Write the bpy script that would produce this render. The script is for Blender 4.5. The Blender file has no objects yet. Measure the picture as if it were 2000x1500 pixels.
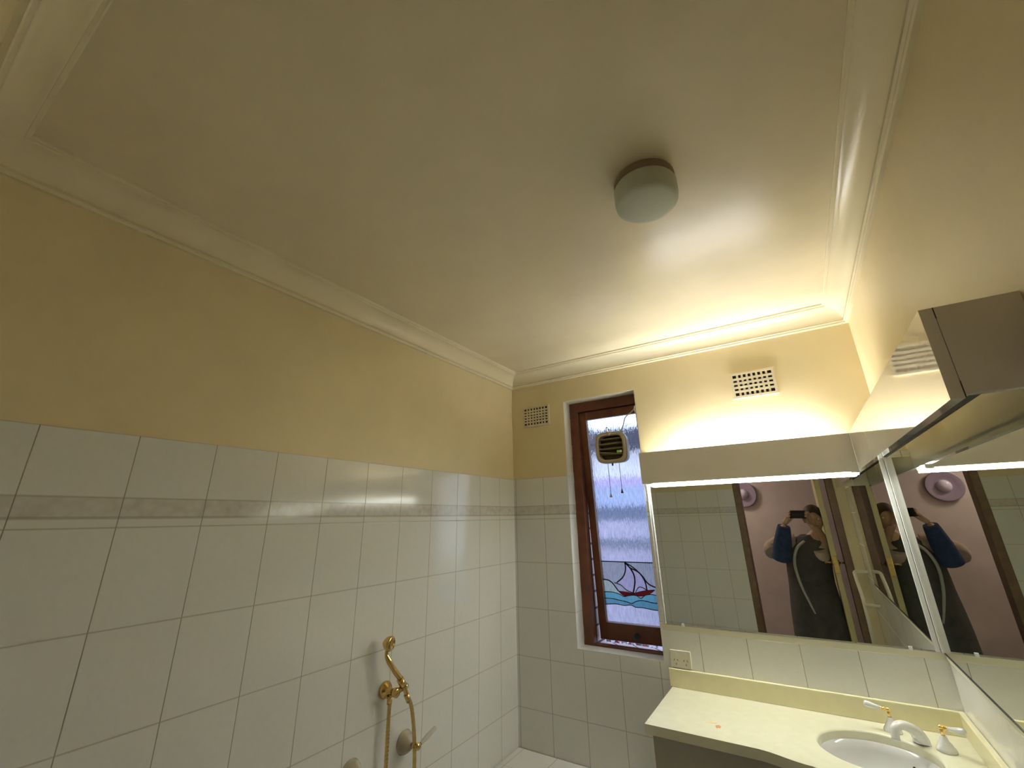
import bpy, bmesh, math, random
from mathutils import Vector, Matrix, Euler
random.seed(7)
S = bpy.context.scene
COL = S.collection
PI = math.pi

# ------------------------------------------------------------------ camera
cam = bpy.data.cameras.new('camera')
cam.lens = 838.53 / 2000 * 36.0
cam.sensor_width = 36.0
cam.sensor_fit = 'HORIZONTAL'
cam.shift_x = -0.00156
cam.shift_y = -0.01498
cam.clip_start = 0.01
camo = bpy.data.objects.new('camera', cam)
COL.objects.link(camo)
CAM = Vector((1.537, -2.416, 1.707))
camo.location = CAM
camo.rotation_euler = (1.90837, 0.01922, 0.56855)
S.camera = camo
CAMR = Euler((1.90837, 0.01922, 0.56855)).to_matrix()

# ------------------------------------------------------------------ view
S.view_settings.view_transform = 'Standard'
S.view_settings.look = 'None'
S.view_settings.gamma = 1
S.view_settings.use_curve_mapping = False
S.view_settings.exposure = 0.1

# ------------------------------------------------------------------ world: pale evening sky
W = bpy.data.worlds.new('sky')
S.world = W
W.use_nodes = True
nt = W.node_tree
nt.nodes.clear()
wo = nt.nodes.new('ShaderNodeOutputWorld')
bg = nt.nodes.new('ShaderNodeBackground')
bg.inputs['Color'].default_value = (0.64, 0.78, 0.97, 1)
bg.inputs['Strength'].default_value = 2.85
nt.links.new(bg.outputs[0], wo.inputs[0])

TUBE_STRENGTH = 92.0
STRIP_STRENGTH = 25.0
HALL_FILL_POWER = 66.0

# ------------------------------------------------------------------ node helpers
def mat(name, col=(.8, .8, .8), rough=.5, metal=0, spec=.5, coat=0, noise=0, nscale=8, bump=0, bscale=200, trans=0, ior=1.45, emit=None):
    m = bpy.data.materials.new(name)
    m.use_nodes = True
    t = m.node_tree
    b = t.nodes['Principled BSDF']
    b.inputs['Base Color'].default_value = (*col, 1)
    b.inputs['Roughness'].default_value = rough
    b.inputs['Metallic'].default_value = metal
    b.inputs['Specular IOR Level'].default_value = spec
    b.inputs['Coat Weight'].default_value = coat
    b.inputs['Coat Roughness'].default_value = .01
    b.inputs['IOR'].default_value = ior
    b.inputs['Transmission Weight'].default_value = trans
    if emit:
        b.inputs['Emission Color'].default_value = (*emit[0], 1)
        b.inputs['Emission Strength'].default_value = emit[1]
    if noise or bump:
        tc = t.nodes.new('ShaderNodeTexCoord')
    if noise:
        n = t.nodes.new('ShaderNodeTexNoise')
        n.inputs['Scale'].default_value = nscale
        n.inputs['Detail'].default_value = 4
        t.links.new(tc.outputs['Object'], n.inputs['Vector'])
        r = t.nodes.new('ShaderNodeMapRange')
        r.inputs['From Min'].default_value = .3
        r.inputs['From Max'].default_value = .7
        r.inputs['To Min'].default_value = 1 - noise
        r.inputs['To Max'].default_value = 1 + noise * .3
        t.links.new(n.outputs['Fac'], r.inputs['Value'])
        mx = t.nodes.new('ShaderNodeMix')
        mx.data_type = 'RGBA'
        mx.blend_type = 'MULTIPLY'
        mx.inputs[0].default_value = 1
        mx.inputs[6].default_value = (*col, 1)
        t.links.new(r.outputs[0], mx.inputs[7])
        t.links.new(mx.outputs[2], b.inputs['Base Color'])
    if bump:
        n2 = t.nodes.new('ShaderNodeTexNoise')
        n2.inputs['Scale'].default_value = bscale
        n2.inputs['Detail'].default_value = 3
        t.links.new(tc.outputs['Object'], n2.inputs['Vector'])
        bp = t.nodes.new('ShaderNodeBump')
        bp.inputs['Strength'].default_value = bump
        bp.inputs['Distance'].default_value = .002
        t.links.new(n2.outputs['Fac'], bp.inputs['Height'])
        t.links.new(bp.outputs[0], b.inputs['Normal'])
    return m

def math_node(t, op, a, b=None, c=None):
    n = t.nodes.new('ShaderNodeMath')
    n.operation = op
    for i, v in enumerate((a, b, c)):
        if v is None:
            continue
        if isinstance(v, (int, float)):
            n.inputs[i].default_value = v
        else:
            t.links.new(v, n.inputs[i])
    return n.outputs[0]

TILE_W, TILE_H, ZT = 0.2, 0.24363, 1.95

def tile_material(name, axis, off, rowoff=ZT, border=True, axis2='Z', th=TILE_H):
    """glazed wall tile: grout grid, printed border band, each tile tipped a hair"""
    m = bpy.data.materials.new(name)
    m.use_nodes = True
    t = m.node_tree
    b = t.nodes['Principled BSDF']
    tc = t.nodes.new('ShaderNodeTexCoord')
    sp = t.nodes.new('ShaderNodeSeparateXYZ')
    t.links.new(tc.outputs['Object'], sp.inputs[0])
    u = math_node(t, 'DIVIDE', math_node(t, 'SUBTRACT', sp.outputs[axis], off), TILE_W)
    zz = math_node(t, 'SUBTRACT', rowoff, sp.outputs[axis2])
    v = math_node(t, 'DIVIDE', zz, th)
    fu, fv = math_node(t, 'FRACT', u), math_node(t, 'FRACT', v)
    cu, cv = math_node(t, 'FLOOR', u), math_node(t, 'FLOOR', v)
    du = math_node(t, 'MULTIPLY', math_node(t, 'MINIMUM', fu, math_node(t, 'SUBTRACT', 1.0, fu)), TILE_W)
    dv = math_node(t, 'MULTIPLY', math_node(t, 'MINIMUM', fv, math_node(t, 'SUBTRACT', 1.0, fv)), th)
    def soft(x, w, s):
        r = t.nodes.new('ShaderNodeMapRange')
        r.interpolation_type = 'SMOOTHSTEP'
        r.inputs['From Min'].default_value = w - s
        r.inputs['From Max'].default_value = w + s
        r.inputs['To Min'].default_value = 1
        r.inputs['To Max'].default_value = 0
        t.links.new(x, r.inputs['Value'])
        return r.outputs[0]
    gu = soft(du, .0011, .0009)
    gv = math_node(t, 'MULTIPLY', soft(dv, .0016, .0016), .6)
    g = math_node(t, 'MAXIMUM', gu, gv)
    n = t.nodes.new('ShaderNodeTexNoise')
    n.inputs['Scale'].default_value = 60
    n.inputs['Detail'].default_value = 5
    t.links.new(tc.outputs['Object'], n.inputs['Vector'])
    mix = t.nodes.new('ShaderNodeMix')
    mix.data_type = 'RGBA'
    mix.inputs[6].default_value = (.80, .79, .74, 1)
    mix.inputs[7].default_value = (.86, .85, .80, 1)
    t.links.new(n.outputs['Fac'], mix.inputs[0])
    colr = mix.outputs[2]
    if border:
        # two printed lines and a leafy band between them in the top course
        l1 = soft(math_node(t, 'ABSOLUTE', math_node(t, 'SUBTRACT', zz, .168)), .002, .002)
        l2 = soft(math_node(t, 'ABSOLUTE', math_node(t, 'SUBTRACT', zz, .219)), .0035, .002)
        band = math_node(t, 'MULTIPLY', math_node(t, 'GREATER_THAN', zz, .168), math_node(t, 'LESS_THAN', zz, .219))
        n2 = t.nodes.new('ShaderNodeTexVoronoi')
        n2.inputs['Scale'].default_value = 42
        t.links.new(tc.outputs['Object'], n2.inputs['Vector'])
        n3 = t.nodes.new('ShaderNodeTexNoise')
        n3.inputs['Scale'].default_value = 35
        t.links.new(tc.outputs['Object'], n3.inputs['Vector'])
        leaf = math_node(t, 'MULTIPLY', math_node(t, 'MULTIPLY', n2.outputs['Distance'], 1.6), n3.outputs['Fac'])
        bandf = math_node(t, 'MULTIPLY', band, math_node(t, 'ADD', .22, math_node(t, 'MULTIPLY', leaf, .5)))
        mb = t.nodes.new('ShaderNodeMix')
        mb.data_type = 'RGBA'
        t.links.new(bandf, mb.inputs[0])
        t.links.new(colr, mb.inputs[6])
        mb.inputs[7].default_value = (.52, .46, .40, 1)
        ml = t.nodes.new('ShaderNodeMix')
        ml.data_type = 'RGBA'
        t.links.new(math_node(t, 'MULTIPLY', math_node(t, 'MAXIMUM', l1, l2), .6), ml.inputs[0])
        t.links.new(mb.outputs[2], ml.inputs[6])
        ml.inputs[7].default_value = (.42, .37, .30, 1)
        colr = ml.outputs[2]
    mg = t.nodes.new('ShaderNodeMix')
    mg.data_type = 'RGBA'
    t.links.new(g, mg.inputs[0])
    t.links.new(colr, mg.inputs[6])
    mg.inputs[7].default_value = (.30, .25, .17, 1)
    t.links.new(mg.outputs[2], b.inputs['Base Color'])
    r = t.nodes.new('ShaderNodeMapRange')
    r.inputs['To Min'].default_value = .12
    r.inputs['To Max'].default_value = .7
    t.links.new(g, r.inputs['Value'])
    t.links.new(r.outputs[0], b.inputs['Roughness'])
    # tilt per tile
    cb = t.nodes.new('ShaderNodeCombineXYZ')
    t.links.new(cu, cb.inputs[0])
    t.links.new(cv, cb.inputs[1])
    wn = t.nodes.new('ShaderNodeTexWhiteNoise')
    wn.noise_dimensions = '3D'
    t.links.new(cb.outputs[0], wn.inputs['Vector'])
    s1 = t.nodes.new('ShaderNodeVectorMath')
    s1.operation = 'SUBTRACT'
    t.links.new(wn.outputs['Color'], s1.inputs[0])
    s1.inputs[1].default_value = (.5, .5, .5)
    s2 = t.nodes.new('ShaderNodeVectorMath')
    s2.operation = 'SCALE'
    t.links.new(s1.outputs[0], s2.inputs[0])
    s2.inputs['Scale'].default_value = .022
    geo = t.nodes.new('ShaderNodeNewGeometry')
    s3 = t.nodes.new('ShaderNodeVectorMath')
    s3.operation = 'ADD'
    t.links.new(geo.outputs['Normal'], s3.inputs[0])
    t.links.new(s2.outputs[0], s3.inputs[1])
    s4 = t.nodes.new('ShaderNodeVectorMath')
    s4.operation = 'NORMALIZE'
    t.links.new(s3.outputs[0], s4.inputs[0])
    bp = t.nodes.new('ShaderNodeBump')
    bp.inputs['Strength'].default_value = .5
    bp.inputs['Distance'].default_value = .001
    t.links.new(math_node(t, 'SUBTRACT', 1.0, g), bp.inputs['Height'])
    t.links.new(s4.outputs[0], bp.inputs['Normal'])
    t.links.new(bp.outputs[0], b.inputs['Normal'])
    return m

def paint_material(name, col, rough=.35, stain=.12):
    """old gloss-ish enamel over slightly uneven plaster"""
    m = bpy.data.materials.new(name)
    m.use_nodes = True
    t = m.node_tree
    b = t.nodes['Principled BSDF']
    tc = t.nodes.new('ShaderNodeTexCoord')
    n = t.nodes.new('ShaderNodeTexNoise')
    n.inputs['Scale'].default_value = 3.2
    n.inputs['Detail'].default_value = 7
    n.inputs['Roughness'].default_value = .6
    t.links.new(tc.outputs['Object'], n.inputs['Vector'])
    r = t.nodes.new('ShaderNodeMapRange')
    r.inputs['From Min'].default_value = .3
    r.inputs['From Max'].default_value = .75
    r.inputs['To Min'].default_value = 1.0
    r.inputs['To Max'].default_value = 1 - stain
    t.links.new(n.outputs['Fac'], r.inputs['Value'])
    mx = t.nodes.new('ShaderNodeMix')
    mx.data_type = 'RGBA'
    mx.blend_type = 'MULTIPLY'
    mx.inputs[0].default_value = 1
    mx.inputs[6].default_value = (*col, 1)
    t.links.new(r.outputs[0], mx.inputs[7])
    t.links.new(mx.outputs[2], b.inputs['Base Color'])
    b.inputs['Roughness'].default_value = rough
    n2 = t.nodes.new('ShaderNodeTexNoise')
    n2.inputs['Scale'].default_value = 260
    n2.inputs['Detail'].default_value = 2
    t.links.new(tc.outputs['Object'], n2.inputs['Vector'])
    n3 = t.nodes.new('ShaderNodeTexNoise')
    n3.inputs['Scale'].default_value = 7
    n3.inputs['Detail'].default_value = 2
    t.links.new(tc.outputs['Object'], n3.inputs['Vector'])
    b1 = t.nodes.new('ShaderNodeBump')
    b1.inputs['Strength'].default_value = .25
    b1.inputs['Distance'].default_value = .0006
    t.links.new(n2.outputs['Fac'], b1.inputs['Height'])
    b2 = t.nodes.new('ShaderNodeBump')
    b2.inputs['Strength'].default_value = .35
    b2.inputs['Distance'].default_value = .004
    t.links.new(n3.outputs['Fac'], b2.inputs['Height'])
    t.links.new(b1.outputs[0], b2.inputs['Normal'])
    t.links.new(b2.outputs[0], b.inputs['Normal'])
    return m

M = {}
M['wall_paint'] = paint_material('cream wall paint', (.86, .73, .45), .40, .10)
M['ceiling_paint'] = paint_material('pale cream ceiling paint', (.92, .825, .60), .27, .09)
M['cornice'] = paint_material('cream cornice enamel', (.92, .835, .60), .22, .06)
M['tile_left'] = tile_material('glazed tile left', 'Y', -(0.1627 + TILE_W * 40))
M['tile_back'] = tile_material('glazed tile back', 'X', 0.0155)
M['tile_right'] = tile_material('glazed tile right', 'Y', -0.545 - TILE_W * 20, border=False)
M['tile_front'] = tile_material('glazed tile front', 'X', 0.05)
M['tile_hob'] = tile_material('glazed tile ledge', 'X', 0.0155, rowoff=3.0, border=False, axis2='Y')
M['hall_pink'] = mat('dusty pink hallway paint', (.54, .48, .48), .7, noise=.12, nscale=5)
M['hall_floor'] = mat('brown hallway carpet', (.16, .11, .08), .95, noise=.3, nscale=90)
M['floor'] = mat('beige floor tile', (.62, .58, .50), .35, noise=.15, nscale=12)
M['wood'] = mat('red brown varnished timber', (.17, .055, .026), .38, noise=.35, nscale=14)
M['wood_door'] = mat('brown door frame timber', (.20, .12, .07), .45, noise=.25, nscale=18)
M['door_paint'] = mat('yellow cream door paint', (.60, .52, .26), .4, noise=.05, nscale=10)
M['laminate'] = mat('glossy off white laminate', (.88, .84, .75), .06, spec=.6, coat=.8, noise=.03, nscale=6)
M['laminate_edge'] = mat('brown chipboard edge', (.10, .07, .045), .8, noise=.3, nscale=200)
M['white_plastic'] = mat('cream plastic', (.74, .70, .55), .35)
M['vent'] = mat('painted plaster vent', (.78, .70, .50), .5, noise=.06, nscale=60)
M['dark'] = mat('dark void', (.03, .025, .02), .9)
M['mirror'] = mat('silvered mirror glass', (.72, .74, .67), .0, metal=1)
M['alu'] = mat('white painted aluminium channel', (.80, .79, .76), .25, metal=.2)
M['black'] = mat('black rubber seal', (.015, .015, .015), .5)
M['brass'] = mat('polished brass', (.68, .46, .17), .2, metal=1, noise=.12, nscale=60)
M['gold'] = mat('gold plated neck', (.85, .60, .22), .15, metal=1)
M['porcelain'] = mat('white glazed porcelain', (.80, .80, .78), .08, coat=.5)
M['acrylic'] = mat('clear acrylic', (.9, .88, .82), .08, trans=.9)
M['bench'] = mat('cream moulded bench top', (.80, .77, .58), .25, noise=.04, nscale=25)
M['splash'] = mat('cream moulded upstand', (.84, .78, .50), .25, noise=.04, nscale=25)
M['cabinet'] = mat('shade darkened cream laminate', (.42, .38, .31), .45, noise=.05, nscale=9)  # cream laminate, its shading put into the darker base colour
M['bath'] = mat('white enamel bath', (.82, .82, .80), .12, coat=.4)
M['drum_glass'] = mat('frosted white glass shade', (.66, .70, .60), .38)
M['drum_base'] = mat('tan plastic lamp base', (.34, .26, .17), .45)
M['fan_plastic'] = mat('aged cream fan plastic', (.47, .40, .27), .35)
M['louvre'] = mat('smoky brown louvre plastic', (.26, .21, .12), .2, coat=.4)
M['fan_dark'] = mat('dark smoked fan grille', (.025, .02, .015), .12, coat=.6)
M['cord'] = mat('grey cord', (.20, .19, .20), .7)
M['flex'] = mat('cream flex', (.55, .50, .40), .5)
M['lead'] = mat('dark lead came', (.03, .03, .035), .45, metal=.6)
M['tube'] = mat('lit fluorescent tube', (1, 1, 1), .4, emit=((1.0, .99, 1.0), TUBE_STRENGTH))
M['stain'] = mat('orange rust stain', (.72, .33, .12), .4, noise=.3, nscale=90)
M['stain_faint'] = mat('faint yellow brown stain', (.76, .60, .33), .35, noise=.2, nscale=90)
M['green'] = mat('green light patch', (.30, .75, .08), .4)  # colour imitates garden light between the fan louvres
M['white_patch'] = mat('white light patch', (.9, .86, .9), .4)  # pale colour imitates outdoor light between the louvres
M['skin'] = mat('skin', (.50, .31, .20), .55, noise=.08, nscale=30)
M['hair'] = mat('dark brown hair', (.05, .032, .022), .6, noise=.4, nscale=80)
M['garment'] = mat('dark grey cloth', (.075, .07, .062), .85, noise=.3, nscale=16)
M['shirt'] = mat('pinkish beige knit', (.46, .36, .30), .85, noise=.15, nscale=30)
M['denim'] = mat('dark blue cloth', (.03, .055, .14), .85, noise=.3, nscale=30)
M['strap'] = mat('pale grey webbing', (.42, .41, .38), .7)
M['phone'] = mat('black phone glass', (.01, .01, .012), .12)
M['disc'] = mat('lilac grey ribbed dish', (.30, .25, .36), .22, coat=.3)
M['disc_hi'] = mat('pale lilac bowl', (.60, .56, .74), .2, coat=.4)

def brick_material():
    m = bpy.data.materials.new('pale pink brick with dark joints')
    m.use_nodes = True
    t = m.node_tree
    b = t.nodes['Principled BSDF']
    tc = t.nodes.new('ShaderNodeTexCoord')
    mp = t.nodes.new('ShaderNodeMapping')
    mp.inputs['Rotation'].default_value = (PI / 2, 0, 0)
    sp = t.nodes.new('ShaderNodeSeparateXYZ')
    cb = t.nodes.new('ShaderNodeCombineXYZ')
    t.links.new(tc.outputs['Object'], sp.inputs[0])
    t.links.new(math_node(t, 'ADD', sp.outputs['X'], sp.outputs['Y']), cb.inputs[0])
    t.links.new(sp.outputs['Z'], cb.inputs[1])
    br = t.nodes.new('ShaderNodeTexBrick')
    t.links.new(cb.outputs[0], br.inputs['Vector'])
    br.inputs['Scale'].default_value = 1
    br.inputs['Brick Width'].default_value = .12
    br.inputs['Row Height'].default_value = .086
    br.inputs['Mortar Size'].default_value = .006
    br.inputs['Color1'].default_value = (.42, .32, .33, 1)
    br.inputs['Color2'].default_value = (.50, .40, .42, 1)
    br.inputs['Mortar'].default_value = (.05, .03, .03, 1)
    t.links.new(br.outputs['Color'], b.inputs['Base Color'])
    b.inputs['Roughness'].default_value = .85
    return m
M['brick'] = brick_material()

def glass_material(name, col, streak=1.0, rough=.05):
    """rain-patterned window glass: vertical reeds break up the view sideways"""
    m = bpy.data.materials.new(name)
    m.use_nodes = True
    t = m.node_tree
    b = t.nodes['Principled BSDF']
    b.inputs['Roughness'].default_value = rough
    b.inputs['Transmission Weight'].default_value = 1
    b.inputs['IOR'].default_value = 1.45
    tc = t.nodes.new('ShaderNodeTexCoord')
    mp = t.nodes.new('ShaderNodeMapping')
    mp.inputs['Scale'].default_value = (330, 330, 13)
    t.links.new(tc.outputs['Object'], mp.inputs['Vector'])
    n = t.nodes.new('ShaderNodeTexNoise')
    n.inputs['Scale'].default_value = 1
    n.inputs['Detail'].default_value = 2
    t.links.new(mp.outputs[0], n.inputs['Vector'])
    bp = t.nodes.new('ShaderNodeBump')
    bp.inputs['Strength'].default_value = streak
    bp.inputs['Distance'].default_value = .0016
    rm = t.nodes.new('ShaderNodeMapRange')
    rm.inputs['From Min'].default_value = .36; rm.inputs['From Max'].default_value = .62
    rm.inputs['To Min'].default_value = .72; rm.inputs['To Max'].default_value = 1.0
    t.links.new(n.outputs['Fac'], rm.inputs['Value'])
    mx = t.nodes.new('ShaderNodeMix'); mx.data_type = 'RGBA'; mx.blend_type = 'MULTIPLY'; mx.inputs[0].default_value = 1
    mx.inputs[6].default_value = (*col, 1); t.links.new(rm.outputs[0], mx.inputs[7]); t.links.new(mx.outputs[2], b.inputs['Base Color'])
    t.links.new(n.outputs['Fac'], bp.inputs['Height'])
    t.links.new(bp.outputs[0], b.inputs['Normal'])
    return m
M['rain_glass'] = glass_material('rain patterned clear glass', (.93, .95, 1))
M['glass_teal'] = glass_material('teal stained glass', (.20, .55, .56))
M['glass_blue'] = glass_material('deep teal stained glass', (.18, .46, .50))
M['glass_red'] = glass_material('dark red stained glass', (.16, .004, .008))
M['glass_lilac'] = glass_material('lilac stained glass', (.62, .57, .66))
M['glass_green'] = glass_material('pale green stained glass', (.56, .68, .52))
M['glass_grey'] = glass_material('smoky grey stained glass', (.52, .55, .52))

# ------------------------------------------------------------------ mesh helpers
def box(bm, a, b, mi=0):
    x0, y0, z0 = (min(a[i], b[i]) for i in range(3))
    x1, y1, z1 = (max(a[i], b[i]) for i in range(3))
    v = [bm.verts.new(p) for p in ((x0, y0, z0), (x1, y0, z0), (x1, y1, z0), (x0, y1, z0), (x0, y0, z1), (x1, y0, z1), (x1, y1, z1), (x0, y1, z1))]
    for f in ((0, 3, 2, 1), (4, 5, 6, 7), (0, 1, 5, 4), (1, 2, 6, 5), (2, 3, 7, 6), (3, 0, 4, 7)):
        fc = bm.faces.new([v[i] for i in f])
        fc.material_index = mi
    return v

def smooth_path(pts, n=6):
    P = [Vector(p) for p in pts]
    if len(P) < 3:
        return P
    out = []
    for i in range(len(P) - 1):
        p0, p1, p2, p3 = P[max(i - 1, 0)], P[i], P[i + 1], P[min(i + 2, len(P) - 1)]
        for k in range(n):
            t = k / n
            out.append(.5 * ((2 * p1) + (p2 - p0) * t + (2 * p0 - 5 * p1 + 4 * p2 - p3) * t * t + (3 * p1 - p0 - 3 * p2 + p3) * t ** 3))
    out.append(P[-1])
    return out

def tube(bm, pts, r, seg=12, smooth=True, n=6, mi=0):
    P = smooth_path(pts, n) if smooth else [Vector(p) for p in pts]
    if isinstance(r, (int, float)):
        R = [r] * len(P)
    else:
        m = len(r) - 1
        R = []
        for i in range(len(P)):
            t = i / (len(P) - 1) * m
            k = min(int(t), m - 1)
            R.append(r[k] + (r[k + 1] - r[k]) * (t - k))
    rings = []
    up = None
    for i, p in enumerate(P):
        d = (P[min(i + 1, len(P) - 1)] - P[max(i - 1, 0)]).normalized()
        if up is None:
            up = Vector((0, 0, 1)) if abs(d.z) < .9 else Vector((1, 0, 0))
        a = d.cross(up).normalized()
        up = a.cross(d).normalized()
        rings.append([bm.verts.new(p + (a * math.cos(2 * PI * k / seg) + up * math.sin(2 * PI * k / seg)) * R[i]) for k in range(seg)])
    for i in range(len(rings) - 1):
        for k in range(seg):
            f = bm.faces.new((rings[i][k], rings[i][(k + 1) % seg], rings[i + 1][(k + 1) % seg], rings[i + 1][k]))
            f.smooth = True
            f.material_index = mi
    for rr, rev in ((rings[0], False), (rings[-1], True)):
        f = bm.faces.new(rr if rev else rr[::-1])
        f.material_index = mi

def lathe(bm, prof, seg=32, mtx=None, mi=0):
    """prof: (radius, height) pairs; turned round local z"""
    mtx = mtx or Matrix()
    rings = []
    for r, h in prof:
        if r < 1e-6:
            rings.append([bm.verts.new(mtx @ Vector((0, 0, h)))])
        else:
            rings.append([bm.verts.new(mtx @ Vector((r * math.cos(2 * PI * k / seg), r * math.sin(2 * PI * k / seg), h))) for k in range(seg)])
    for i in range(len(rings) - 1):
        a, b = rings[i], rings[i + 1]
        for k in range(seg):
            k2 = (k + 1) % seg
            if len(a) == 1 and len(b) == 1:
                continue
            if len(a) == 1:
                f = bm.faces.new((a[0], b[k2], b[k]))
            elif len(b) == 1:
                f = bm.faces.new((a[k], a[k2], b[0]))
            else:
                f = bm.faces.new((a[k], a[k2], b[k2], b[k]))
            f.smooth = True
            f.material_index = mi
    return rings

def prism(bm, pts, d, mi=0, both=True):
    """closed polygon pts extruded by vector d"""
    d = Vector(d)
    a = [bm.verts.new(Vector(p)) for p in pts]
    b = [bm.verts.new(Vector(p) + d) for p in pts]
    n = len(pts)
    for k in range(n):
        f = bm.faces.new((a[k], a[(k + 1) % n], b[(k + 1) % n], b[k]))
        f.material_index = mi
    f = bm.faces.new(a[::-1]); f.material_index = mi
    f = bm.faces.new(b); f.material_index = mi

def obj(name, bm, mats, parent=None, loc=None, rot=None, bevel=0, autosmooth=False):
    bmesh.ops.recalc_face_normals(bm, faces=bm.faces[:])
    me = bpy.data.meshes.new(name)
    bm.to_mesh(me)
    bm.free()
    if not isinstance(mats, (list, tuple)):
        mats = [mats]
    for m in mats:
        me.materials.append(m)
    o = bpy.data.objects.new(name, me)
    COL.objects.link(o)
    if parent is not None:
        o.parent = parent
        # geometry is given in room coordinates: bring it into the parent's frame
        pm = world_of(parent)
        if not (loc is not None or rot is not None):
            me.transform(pm.inverted())
    if loc is not None:
        o.location = loc
    if rot is not None:
        o.rotation_euler = rot
    if bevel:
        md = o.modifiers.new('bevel', 'BEVEL')
        md.width = bevel
        md.segments = 2
        md.limit_method = 'ANGLE'
        md.harden_normals = False
    return o

def world_of(o):
    m = Matrix.LocRotScale(o.location, o.rotation_euler, o.scale)
    return world_of(o.parent) @ m if o.parent else m

def thing(name, label, cat, loc=(0, 0, 0), rot=(0, 0, 0), group=None):
    o = bpy.data.objects.new(name, None)
    o.empty_display_size = .05
    COL.objects.link(o)
    o.location = loc
    o.rotation_euler = rot
    if label:
        o['label'] = label
    if cat:
        o['category'] = cat
    if group:
        o['group'] = group
    return o

def tag(o, label, cat, group=None):
    o['label'] = label
    o['category'] = cat
    if group:
        o['group'] = group
    return o

def struct(o):
    o['kind'] = 'structure'
    return o

NB = bmesh.new

# ------------------------------------------------------------------ the setting
ZC = 2.645            # ceiling height
XR = 1.893            # right wall plaster
YF = -2.45            # front wall (door side) plane
WL, WR, WB, WT = .38, .842, 1.045, 2.412       # window opening in the inner leaf

bm = NB(); box(bm, (-.15, -2.6, -.1), (2.05, .12, 0)); struct(obj('floor', bm, M['floor']))
bm = NB(); box(bm, (-.15, -2.56, ZC), (2.05, .12, ZC + .1)); struct(obj('ceiling', bm, M['ceiling_paint']))

# left wall: plaster above, tiles below
bm = NB()
box(bm, (-.12, YF - .1, 0), (-.004, .09, ZC), 0)
box(bm, (-.004, YF, 0), (0, 0, ZT), 1)
struct(obj('wall_left', bm, [M['wall_paint'], M['tile_left']]))

# back wall with the window opening
def opening(bm, y0, y1, z0, z1, x0, x1, mi):
    box(bm, (x0, y0, z0), (WL, y1, z1), mi)
    if x1 > WR:
        box(bm, (WR, y0, z0), (x1, y1, z1), mi)
bm = NB()
box(bm, (-.004, .004, 0), (WL, .09, ZC), 0)
box(bm, (WR, .004, 0), (XR + .1, .09, ZC), 0)
box(bm, (WL, .004, 0), (WR, .09, WB), 0)
box(bm, (WL, .004, WT), (WR, .09, ZC), 0)
box(bm, (0, 0, 0), (WL, .004, ZT), 1)
box(bm, (WR, 0, 0), (XR, .004, ZT), 1)
box(bm, (WL, 0, 0), (WR, .004, WB), 1)
struct(obj('wall_back', bm, [M['wall_paint'], M['tile_back']]))
# tiled reveal and sill lining of the window opening
bm = NB()
box(bm, (WL, .0, WB), (WL + .005, .089, ZT), 0)
box(bm, (WR - .005, .0, WB), (WR, .089, ZT), 0)
box(bm, (WL + .005, .0, WB), (WR - .005, .089, WB + .005), 0)
M['reveal_tile'] = tile_material('glazed tile reveal', 'Y', -.11, border=True)
struct(obj('trim_1', bm, M['reveal_tile']))
bm = NB()
box(bm, (WL, .006, ZT), (WL + .003, .089, WT - .003), 0)
box(bm, (WR - .003, .006, ZT), (WR, .089, WT - .003), 0)
box(bm, (WL, .006, WT - .003), (WR, .089, WT), 0)
M['reveal_paint'] = paint_material('white painted reveal', (.78, .74, .62), .4, .08)
struct(obj('trim_2', bm, M['reveal_paint']))

# right wall
bm = NB()
box(bm, (XR, YF - .1, 0), (XR + .12, .004, ZC), 0)
box(bm, (XR - .008, YF, 0), (XR, 0, 1.9), 1)
struct(obj('wall_right', bm, [M['wall_paint'], M['tile_right']]))

# front wall with the doorway (photographer stands in it)
DL, DR, DZ = 1.02, 1.79, 2.07
bm = NB()
box(bm, (-.004, YF - .1, 0), (DL, YF - .004, ZC), 0)
box(bm, (DR, YF - .1, 0), (XR, YF - .004, ZC), 0)
box(bm, (DL, YF - .1, DZ), (DR, YF - .004, ZC), 0)
box(bm, (0, YF - .004, 0), (DL - .02, YF, ZT), 1)
struct(obj('wall_front', bm, [M['wall_paint'], M['tile_front']]))

# coved cornice, mitred, one length per wall
prof = [(0, -.09), (.010, -.09), (.013, -.086), (.013, -.080), (.019, -.078)]
for k in range(0, 11):
    a = k / 10 * PI / 2
    prof.append((.080 - .061 * math.cos(a), -.078 + .064 * math.sin(a)))
prof += [(.081, -.010), (.088, -.009), (.091, -.006), (.091, 0)]
corn = [(-.004, .004), (XR, .004), (XR, YF - .004), (-.004, YF - .004)]
inn = [(1, -1), (-1, -1), (-1, 1), (1, 1)]
for w in range(4):
    bm = NB()
    rows = []
    for c in (w, (w + 1) % 4):
        rows.append([bm.verts.new((corn[c][0] + inn[c][0] * p, corn[c][1] + inn[c][1] * p, ZC + h)) for p, h in prof])
    for i in range(len(prof) - 1):
        f = bm.faces.new((rows[0][i], rows[0][i + 1], rows[1][i + 1], rows[1][i]))
        f.smooth = 5 <= i <= 14
    # back of the cove so that the moulding is solid
    c0 = bm.verts.new((corn[w][0], corn[w][1], ZC)); c1 = bm.verts.new((corn[(w + 1) % 4][0], corn[(w + 1) % 4][1], ZC))
    bm.faces.new((rows[0][-1], c0, c1, rows[1][-1]))
    bm.faces.new((rows[0][0], rows[1][0], c1, c0))
    struct(obj('trim_%d' % (w + 3), bm, M['cornice']))

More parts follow.
